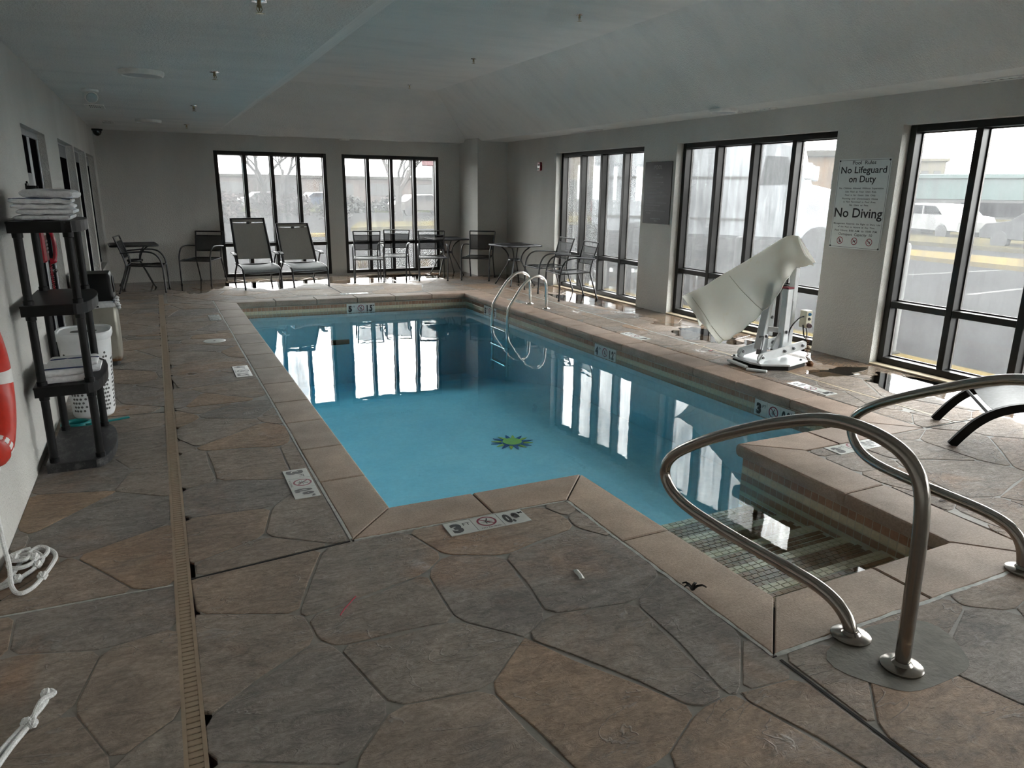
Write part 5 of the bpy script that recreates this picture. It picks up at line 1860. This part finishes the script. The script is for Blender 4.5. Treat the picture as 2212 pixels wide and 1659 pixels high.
def vent(label, x, y, sx_, sy_, rows_, cols_):
    t = thing('air_vent', label, 'vent', (x, y, H), 0, 'ceiling air vents')
    G().box((0, 0, -.003), (sx_ * .9, sy_ * .9, .003)).build('duct', M['vent_dark'], t)
    g = G()
    f = min(sx_, sy_) * .22
    g.bx(-sx_ / 2, sx_ / 2, -sy_ / 2, -sy_ / 2 + f, -.012, 0, .002).bx(-sx_ / 2, sx_ / 2, sy_ / 2 - f, sy_ / 2, -.012, 0, .002).bx(-sx_ / 2, -sx_ / 2 + f, -sy_ / 2 + f, sy_ / 2 - f, -.012, 0, .002).bx(sx_ / 2 - f, sx_ / 2, -sy_ / 2 + f, sy_ / 2 - f, -.012, 0, .002)
    g.build('frame', M['light_white'], t)
    iw, ih = sx_ - 2 * f, sy_ - 2 * f
    for k in range(1, cols_):
        G().box((-iw / 2 + iw * k / cols_, 0, -.008), (iw / cols_ * .35, ih, .006)).build('slat', M['light_white'], t)
    for k in range(1, rows_):
        G().box((0, -ih / 2 + ih * k / rows_, -.0085), (iw, ih / rows_ * .22, .006)).build('slat', M['light_white'], t)
vent('small square air vent over the left deck beside the emergency lamp', -.49, 10.22, .20, .42, 2, 6)
vent('small square air vent over the left deck nearest the far wall', -.48, 12.58, .20, .42, 2, 6)
vent('long air vent above the far left window', 2.07, 14.17, .50, .10, 1, 10)
vent('long air vent above the far right window', 4.33, 14.10, .50, .10, 1, 10)
vent('long air vent above the right window by the corner', 6.20, 10.09, .12, .75, 10, 1)
vent('long rusty air vent above the window beside the pool lift', 6.20, 6.60, .12, .75, 10, 1)
vent('long air vent at the right edge of the picture', 6.18, 3.63, .12, .75, 10, 1)
em = thing('emergency_lamp', 'small off-white ceiling lamp with a round clear lens over the left deck', 'lamp', (-.435, 8.55, H))
G().lathe([(.075, 0), (.075, -.020), (.060, -.030)], 24).build('base', M['light_white'], em, True)
q = Vector((.25, -.85, -.55)).normalized().to_track_quat('Z', 'Y').to_matrix()
g = G().lathe([(.035, -.06), (.056, -.02), (.060, .035), (.055, .042)], 20).xf(lambda p: q @ p + Vector((0, 0, -.055)))
g.build('head', M['light_white'], em, True, angle=50)
g = G().lathe([(.052, .040), (.048, .050), (.020, .056), (.002, .057)], 20).xf(lambda p: q @ p + Vector((0, 0, -.055)))
g.build('lens', M['clear'], em, True)
dm = thing('dome_camera', 'black dome camera in the far left ceiling corner', 'camera', (-.70, 14.25, H))
G().lathe([(.085, 0), (.085, -.018), (.070, -.03)], 24).build('mount', M['black_plastic'], dm, True)
G().lathe([(.068, -.028), (.066, -.055), (.050, -.085), (.026, -.105), (.002, -.110)], 24).build('dome', M['dome'], dm, True)

# ------------------------------------------------------------------ small litter and puddles
pp = G().sheet([[(-.012, -.042, .004), (.0, -.040, .010), (.012, -.036, .004)], [(-.010, -.012, .005), (.004, -.010, .012), (.012, -.008, .005)], [(-.014, .02, .003), (.0, .022, .010), (.011, .018, .004)], [(-.012, .044, .004), (.002, .040, .008), (.010, .036, .004)]], .002).build('paper_scrap', M['paper'], None, True, loc=(1.533, 2.421, 0))
pp.rotation_euler = (0, 0, -.2)
tag(pp, 'small crumpled white paper scrap on the near deck', 'paper')
st_ = G().tube([(-.045, -.055, .004), (-.02, -.02, .005), (.045, .055, .004)], .0022, 6).build('stir_stick', M['straw'], None, True, loc=(.547, 2.61, 0))
tag(st_, 'thin red plastic stick on the near deck left of the pool corner', 'stick')
dk = thing('dead_leaf', 'curled black leaf beside the white joint of the alcove coping', 'leaf', (1.902, 2.10, .002))
for k, (a, l) in enumerate(((1.9, .05), (-.4, .06), (.5, .04), (2.6, .035))):
    rows = [[(l * t * cos(a) - .010 * w_ * (1 - t * .7) * sin(a), l * t * sin(a) + .010 * w_ * (1 - t * .7) * cos(a), .004 + .022 * sin(pi * t * .8) + .006 * abs(w_)) for w_ in (-1, 0, 1)] for t in (0, .35, .7, 1)]
    G().sheet(rows, .0015).build('lobe', M['dry_leaf_dark'], dk, True)
lf2 = thing('brown_leaf', 'flat brown leaf on the deck beyond the steps', 'leaf', (3.828, 2.254, .0015))
for s in (-1, 1):
    rows = [[(-.055 + .11 * t, s * w_ * .016 * sin(pi * (.1 + .85 * t)), .002 + .004 * w_) for w_ in (0, .5, 1)] for t in (0, .25, .5, .75, 1)]
    G().sheet(rows, .0012).build('half_blade', M['dead_leaf'], lf2, True)
wr_ = G().box((0, 0, .003), (.045, .022, .006), None, .002).build('wrapper', M['red_plastic'], None, loc=(5.27, 5.858, 0))
tag(wr_, 'tiny red wrapper on the deck left of the pool lift', 'wrapper')
sc_ = G().box((0, 0, .002), (.07, .03, .003), None, .001).build('paper_chip', M['paper'], None, loc=(5.84, 4.47, 0))
tag(sc_, 'tiny white paper chip beside the brown puddle near the pier', 'paper')
def puddle(label, cx, cy, rx, ry, seed):
    rg2 = random.Random(seed)
    ph_ = [rg2.uniform(0, 6.28) for _ in range(5)]
    pts = []
    for k in range(56):
        a = 2 * pi * k / 56
        m_ = 1 + .22 * sin(2 * a + ph_[0]) + .16 * sin(3 * a + ph_[1]) + .10 * sin(5 * a + ph_[2]) + .07 * sin(9 * a + ph_[3]) + .05 * sin(14 * a + ph_[4])
        pts.append((cx + rx * m_ * cos(a), cy + ry * m_ * sin(a)))
    pts = [(min(x, XR - .02), min(y, YF(x) - .02)) for x, y in pts]
    o = G().prism(pts, -.0005, .0012).build('puddle', M['puddle'])
    tag(o, label, 'puddle', 'puddles on the deck')
puddle('shallow puddle mirroring the window beside the far handrail', 5.98, 4.02, .30, .42, 3)
puddle('shallow brownish puddle at the foot of the pier under the rules sign', 5.75, 4.62, .30, .16, 4)
puddle('puddle on the deck behind the base of the pool lift', 6.03, 5.75, .24, .30, 5)
puddle('puddle under the tip of the lift cover', 5.75, 6.55, .34, .42, 6)
puddle('puddle under the armchairs at the right window', 5.95, 9.55, .30, .75, 7)
puddle('puddle beneath the two sling lounge chairs', 1.75, 13.35, .75, .55, 8)
puddle('puddle under the armchairs at the far right window', 4.35, 13.55, .75, .42, 9)
# ------------------------------------------------------------------ outdoors
GZ = -.14
gnd = struct(G().bx(6.6, 140, -60, 150, GZ - .2, GZ).bx(-80, 6.6, 14.65, 150, GZ - .2, GZ).build('ground', M['asphalt']))
k1 = struct(G().bx(6.62, 7.08, -8, 16.2, GZ, GZ + .09, .01).bx(-4, 6.62, 14.68, 15.1, GZ, GZ + .05, .01).build('pavement', M['kerb_grey']))
k2 = struct(G().bx(7.08, 7.28, -8, 16.2, GZ, GZ + .10, .02).build('kerb', M['kerb_yellow']), 'yellow painted kerb outside the right windows')
def bollard(label, x, y, h, mat):
    t = thing('bollard', label, 'bollard', (x, y, GZ), 0, 'bollards along the kerb')
    G().lathe([(.085, 0), (.085, h - .04), (.075, h - .01), (.04, h), (.002, h + .003)], 18).build('post', M[mat], t, True)
    G().lathe([(.13, 0), (.13, .11), (.09, .12)], 18).build('collar', M['kerb_grey'], t, True)
bollard('pale grey bollard outside the window right of the rules sign', 7.18, 5.16, 1.30, 'bollard')
bollard('dark bollard outside the window behind the pool lift', 7.18, 7.55, 1.22, 'bollard_dark')
bollard('grey bollard outside the window nearest the corner', 7.18, 10.98, 1.15, 'bollard')
isl = struct(G().prism([(18.3, 4.0), (21.0, 4.0), (21.6, 15.5), (19.6, 15.5)], GZ, GZ + .12).build('kerb_island', M['kerb_yellow']))
struct(G().prism([(24.5, 4), (34, 4), (34, 22), (25.5, 22)], GZ, GZ + .14).build('verge', M['lawn']))
struct(G().prism([(7.6, 31.5), (13.8, 33.2), (24, 35.5), (24, 38.8), (9.4, 37.2)], GZ, GZ + .15).build('verge_far', M['lawn']))
struct(G().prism([(18, 40), (60, 30), (60, 36), (18, 46)], GZ, GZ + .12).build('verge_side', M['lawn']))
struct(G().prism([(-20, 56), (60, 56), (60, 70), (-20, 70)], GZ, GZ + .1).build('lawn', M['lawn_green']))
struct(G().bx(4.6, 6.4, 28.0, 28.5, GZ, GZ + .13, .02).build('kerb_stop', M['kerb_yellow']))
for a, b in (((15.2, 10.96), (19.0, 10.80)), ((13.5, 8.25), (17.2, 8.50)), ((12.0, 5.6), (16.0, 6.0))):
    g = G()
    line_geo(g, a, b, .11, GZ + .004)
    struct(g.build('road_line', M['line_white']))
def vehicle(name, label, cat, loc, rz, L, w, prof, glass, paint, wheels, wr, extra=None):
    """body lofted across its width from a side profile (x along, z up)"""
    t = thing(name, label, cat, loc, rz)
    n_ = len(prof)
    rings = []
    for yy, k in ((-w / 2, .93), (-w / 2 + .10, 1.0), (w / 2 - .10, 1.0), (w / 2, .93)):
        zc = sum(z for _, z in prof) / n_
        rings.append([(x * (1 if k == 1 else .985), yy, zc + (z - zc) * k) for x, z in prof])
    G().loft(rings).build('body', paint, t, True, angle=30)
    for s in (-1, 1):
        for gl_ in glass:
            G().prism([(p[0], p[1]) for p in gl_], 0, .012).xf(lambda p: Vector((p.x, s * (w / 2 + p.z - .002), p.y))).build('side_window', M['dark_glass'], t)
        for wx in wheels:
            g = G().lathe([(wr * .55, -.02), (wr * .95, -.01), (wr, .03), (wr, .19), (wr * .6, .20)], 18)
            g.xf(lambda p: Vector((p.x + wx, s * (w / 2 - .08) + s * (p.z - .10), p.y + wr))).build('wheel', M['tyre'], t, True)
    if extra:
        extra(t)
    return t
CARP = [(-2.2, .35), (-2.25, .75), (-2.1, .95), (-1.5, 1.0), (-.95, 1.42), (.45, 1.45), (1.15, .98), (2.05, .85), (2.25, .6), (2.2, .35)]
CARG = [[(-1.25, 1.02), (-.88, 1.34), (-.2, 1.37), (-.2, 1.02)], [(-.1, 1.02), (-.1, 1.37), (.42, 1.36), (.92, 1.02)]]
def car(label, x, y, rz, paint, name='parked_car'):
    vehicle(name, label, 'car', (x, y, GZ), rz, 4.5, 1.75, CARP, CARG, M[paint], (-1.35, 1.4), .32)
car('brown car parked beyond the bare tree outside the far right window', 17.2, 50.0, .1, 'car_brown')
car('blue car parked far off outside the far left window', 13.7, 68.0, .2, 'car_blue')
car('pale car parked on the far lot left of the blue car', 8.8, 66.5, .1, 'car_white')
car('dark grey car parked beyond the kerb island outside the rules-sign window', 26.6, 13.6, 1.4, 'car_grey')
car('white car parked behind the kerb island outside the rules-sign window', 30.5, 20.5, 1.3, 'car_white')
car('red car parked beside the white car outside the rules-sign window', 32.8, 26.2, 1.2, 'car_red')
car('pale van-like car farther along the row outside the window at the right', 33.5, 16.5, 1.4, 'car_white')
TRP = [(-4.4, .85), (-4.4, 2.95), (-4.2, 3.08), (.8, 3.15), (1.25, 3.0), (1.5, 2.05), (2.9, 1.70), (3.15, 1.45), (3.2, .65), (2.6, .55), (-3.9, .6)]
TRG = [[(.35, 2.0), (.45, 2.75), (1.0, 2.72), (1.3, 2.02)]]
def tx_(t):
    for s in (-1, 1):
        G().box((-4.42, s * .95, 1.35), (.05, .22, .35), None, .02).build('tail_lamp', M['tail'], t)
        G().box((-4.42, s * .95, .98), (.05, .22, .12), None, .02).build('reflector', M['tail'], t)
        G().box((1.55, s * 1.30, 2.35), (.18, .12, .42), None, .03).build('mirror', M['truck'], t)
        G().tube([(1.1, s * 1.06, 2.6), (1.5, s * 1.30, 2.56)], .025, 6).build('mirror_arm', M['truck'], t)
        for zz in (1.05, 2.15):
            G().bx(-4.3, .3, s * 1.14 - .012, s * 1.14 + .012, zz, zz + .07).build('side_moulding', M['kerb_grey'], t)
    G().box((3.22, 0, .80), (.10, 2.2, .25), None, .04).build('bumper', M['tyre'], t)
vehicle('white_truck', 'large white truck with red tail lamps outside the window behind the pool lift', 'truck', (15.35, 15.95, GZ), math.atan2(-.77, .60), 7.6, 2.25, TRP, TRG, M['truck'], (-2.9, 2.0), .48, tx_)

def tree(label, x, y, h, seed, depth=6, spread=.55, mat='bark'):
    t = thing('bare_tree', label, 'tree', (x, y, GZ), 0, 'bare winter trees')
    rg2 = random.Random(seed)
    gt, gb_ = G(), G()
    def grow(p, d, L, r, lev):
        q = p + d * L
        m_ = p.lerp(q, .5) + Vector((rg2.uniform(-1, 1), rg2.uniform(-1, 1), 0)) * L * .06
        (gt if lev == 0 else gb_).tube([p, m_, q], [r, r * .85, r * .68], 6 if lev < 2 else 4 if lev < 4 else 3, caps=lev == 0)
        if lev >= depth:
            return
        for k in range(rg2.choice((2, 3, 3)) if lev < 4 else 2):
            a = rg2.uniform(0, 2 * pi)
            side = Vector((cos(a), sin(a), 0))
            nd = (d * 1.0 + side * spread * rg2.uniform(.6, 1.35) + Vector((0, 0, .12))).normalized()
            grow(p.lerp(q, rg2.uniform(.72, 1.0)), nd, L * rg2.uniform(.62, .82), r * .58, lev + 1)
    grow(Vector((0, 0, 0)), Vector((.02, .01, 1)).normalized(), h * .27, h * .030, 0)
    gt.build('trunk', M[mat], t, True)
    gb_.build('branches', M['twig'], t)
tree('tall bare tree behind the kerb outside the far right window', 11.9, 38.2, 7.2, 3, 7, .72)
tree('bare tree outside the far left window, left part', 2.6, 42.0, 6.5, 4, 7, .75)
tree('slim bare tree outside the far left window, middle', 7.2, 55.0, 7.5, 5, 7, .6)
tree('bare tree behind the brown car outside the far right window', 20.0, 65.0, 8.5, 6, 7, .65)
tree('bare tree far off outside the far right window, left part', 9.6, 62.5, 8.0, 8, 7, .65)
tree('bare tree rising behind the white truck', 27.0, 33.0, 8.0, 9, 6, .65)
def bush(label, x, y, r, hgt, seed, mat):
    t = thing('shrub', label, 'shrub', (x, y, GZ), 0, 'shrubs round the car park')
    rg2 = random.Random(seed)
    g, gs = G(), G()
    for k in range(60):
        a, b_ = rg2.uniform(0, 2 * pi), rg2.uniform(.15, 1.35)
        d = Vector((cos(a) * cos(b_), sin(a) * cos(b_), sin(b_)))
        e = Vector((d.x * r, d.y * r, d.z * hgt)) * rg2.uniform(.7, 1.0)
        gs.tube([(0, 0, 0), e * .5 + Vector((0, 0, .1 * hgt)), e], [.03 * r, .02 * r, .008 * r], 4)
        for q in range(10):
            c = e * rg2.uniform(.5, 1.05) + Vector((rg2.uniform(-1, 1) * r, rg2.uniform(-1, 1) * r, rg2.uniform(-1, 1) * hgt)) * .16
            n1 = Vector((rg2.uniform(-1, 1), rg2.uniform(-1, 1), rg2.uniform(-1, 1))).normalized() * r * .10
            n2 = n1.cross(Vector((rg2.uniform(-1, 1), rg2.uniform(-1, 1), 1))).normalized() * r * .06
            g.add([c - n1, c + n2, c + n1, c - n2], [(0, 1, 2, 3)])
    gs.build('stems', M['bark'], t)
    o = g.build('foliage', M[mat], t)
    o['kind'] = 'stuff'
for lb, x, y, r, hh, sd, mt in (('russet shrub outside the far left window, left pane', 3.4, 40.0, 1.2, 1.6, 1, 'shrub_red'), ('russet shrub outside the far left window, second pane', 6.2, 47.0, 1.1, 1.7, 2, 'shrub_red'), ('russet shrub outside the far left window, third pane', 8.6, 50.0, 1.2, 1.8, 3, 'shrub_red'),
                               ('dark shrub outside the far left window, right pane', 9.6, 44.0, 1.2, 1.4, 4, 'shrub'), ('dark hedge bush beyond the road outside the far right window', 13.2, 56.0, 2.2, 1.3, 5, 'shrub'), ('dark hedge bush right of the tall bare tree', 17.6, 57.5, 2.2, 1.3, 6, 'shrub'),
                               ('dark evergreen shrub right of the white truck', 22.6, 18.8, 1.2, 2.4, 7, 'shrub')):
    bush(lb, x, y, r, hh, sd, mt)
def tuft(label, x, y, seed):
    t = thing('ornamental_grass', label, 'plant', (x, y, GZ + .04), 0, 'dry ornamental grasses')
    rg2 = random.Random(seed)
    g = G()
    for k in range(110):
        a, s, hh = rg2.uniform(0, 2 * pi), rg2.uniform(.05, .24), rg2.uniform(.16, .36)
        d = Vector((cos(a), sin(a), 0))
        p = Vector((-sin(a), cos(a), 0)) * .006
        g.add([d * .02 - p, d * .02 + p, d * s * .6 + Vector((0, 0, hh * .8)) + p, d * s + Vector((0, 0, hh)), d * s * .6 + Vector((0, 0, hh * .8)) - p], [(0, 1, 2, 3, 4)])
    o = g.build('blades', M['ornamental'], t)
    o['kind'] = 'stuff'
tuft('golden dry grass clump outside the far right window behind the first armchair', 3.83, 15.0, 1)
tuft('golden dry grass clump outside the far right window behind the table', 5.19, 14.95, 2)
def building(label, x, y, rz, w, d, h, wall, roof, bands):
    t = thing('building', label, 'building', (x, y, GZ), rz)
    G().bx(-w / 2, w / 2, -d / 2, d / 2, 0, h).build('walls', M[wall], t)
    G().bx(-w / 2 - .3, w / 2 + .3, -d / 2 - .3, d / 2 + .3, h, h + .35, .05).build('roof', M[roof], t)
    for (x0, x1, z0, z1, mt, nm) in bands:
        G().bx(x0, x1, -d / 2 - .08, -d / 2 + .05, z0, z1, .02).build(nm, M[mt], t)
    return t
building('tan building with a red sign board outside the window by the corner', 31.5, 51, -.55, 20, 10, 4.6, 'tan_brick', 'kerb_grey', [(-9.2, -7.4, 3.1, 4.1, 'tail', 'sign_panel'), (-6.9, -5.2, 3.1, 4.1, 'tail', 'sign_panel'), (-4, 4, .3, 2.6, 'shop_front', 'shop_window'), (5, 9, .3, 2.6, 'shop_front', 'shop_window')])
building('low shop building with a teal metal roof outside the window right of the rules sign', 62, 34, -1.15, 52, 12, 3.0, 'shop_front', 'teal_roof', [(-26, 26, 1.5, 3.2, 'teal_roof', 'fascia'), (-20, -8, .3, 1.3, 'dark_glass', 'shop_window'), (-4, 8, .3, 1.3, 'dark_glass', 'shop_window'), (11, 22, .3, 1.3, 'dark_glass', 'shop_window')])
building('cream building with small windows behind the teal roofed shop', 80, 57, -.9, 5, 6, 5.4, 'cream_wall', 'cream_wall', [(-2.2 + 1.2 * k, -1.5 + 1.2 * k, 3.6, 4.4, 'shop_front', 'window') for k in range(4)])
building('orange brick building right of the white truck', 37, 33, -.8, 7, 8, 3.8, 'orange_brick', 'kerb_grey', [(-2.5, -.6, 1, 3, 'shop_front', 'window'), (.6, 2.5, 1, 3, 'shop_front', 'window')])
building('pinkish brick building far off outside the two far windows', 14, 96, .0, 60, 14, 2.9, 'pink_brick', 'kerb_grey', [(-26 + 6 * k, -22 + 6 * k, 1.0, 2.4, 'shop_front', 'window') for k in range(9)])
sgn = thing('roadside_sign', 'tall roadside sign with a red panel outside the far right window', 'sign', (26.6, 73.0, GZ), -.3)
G().lathe([(.25, 0), (.22, 9.5)], 12).build('pole', M['pole'], sgn, True)
G().box((0, -.1, 5.2), (2.6, .5, 2.2), None, .1).build('panel', M['sign_pole_red'], sgn)
G().box((0, -.1, 8.3), (2.2, .5, 2.6), None, .1).build('upper_panel', M['kerb_grey'], sgn)
up_ = thing('utility_pole', 'dark utility pole outside the far left window', 'pole', (13.4, 62.0, GZ))
G().lathe([(.16, 0), (.11, 10.5)], 10).build('post', M['pole'], up_, True)
G().box((0, 0, 9.9), (2.0, .12, .14), None, .02).build('crossarm', M['pole'], up_)
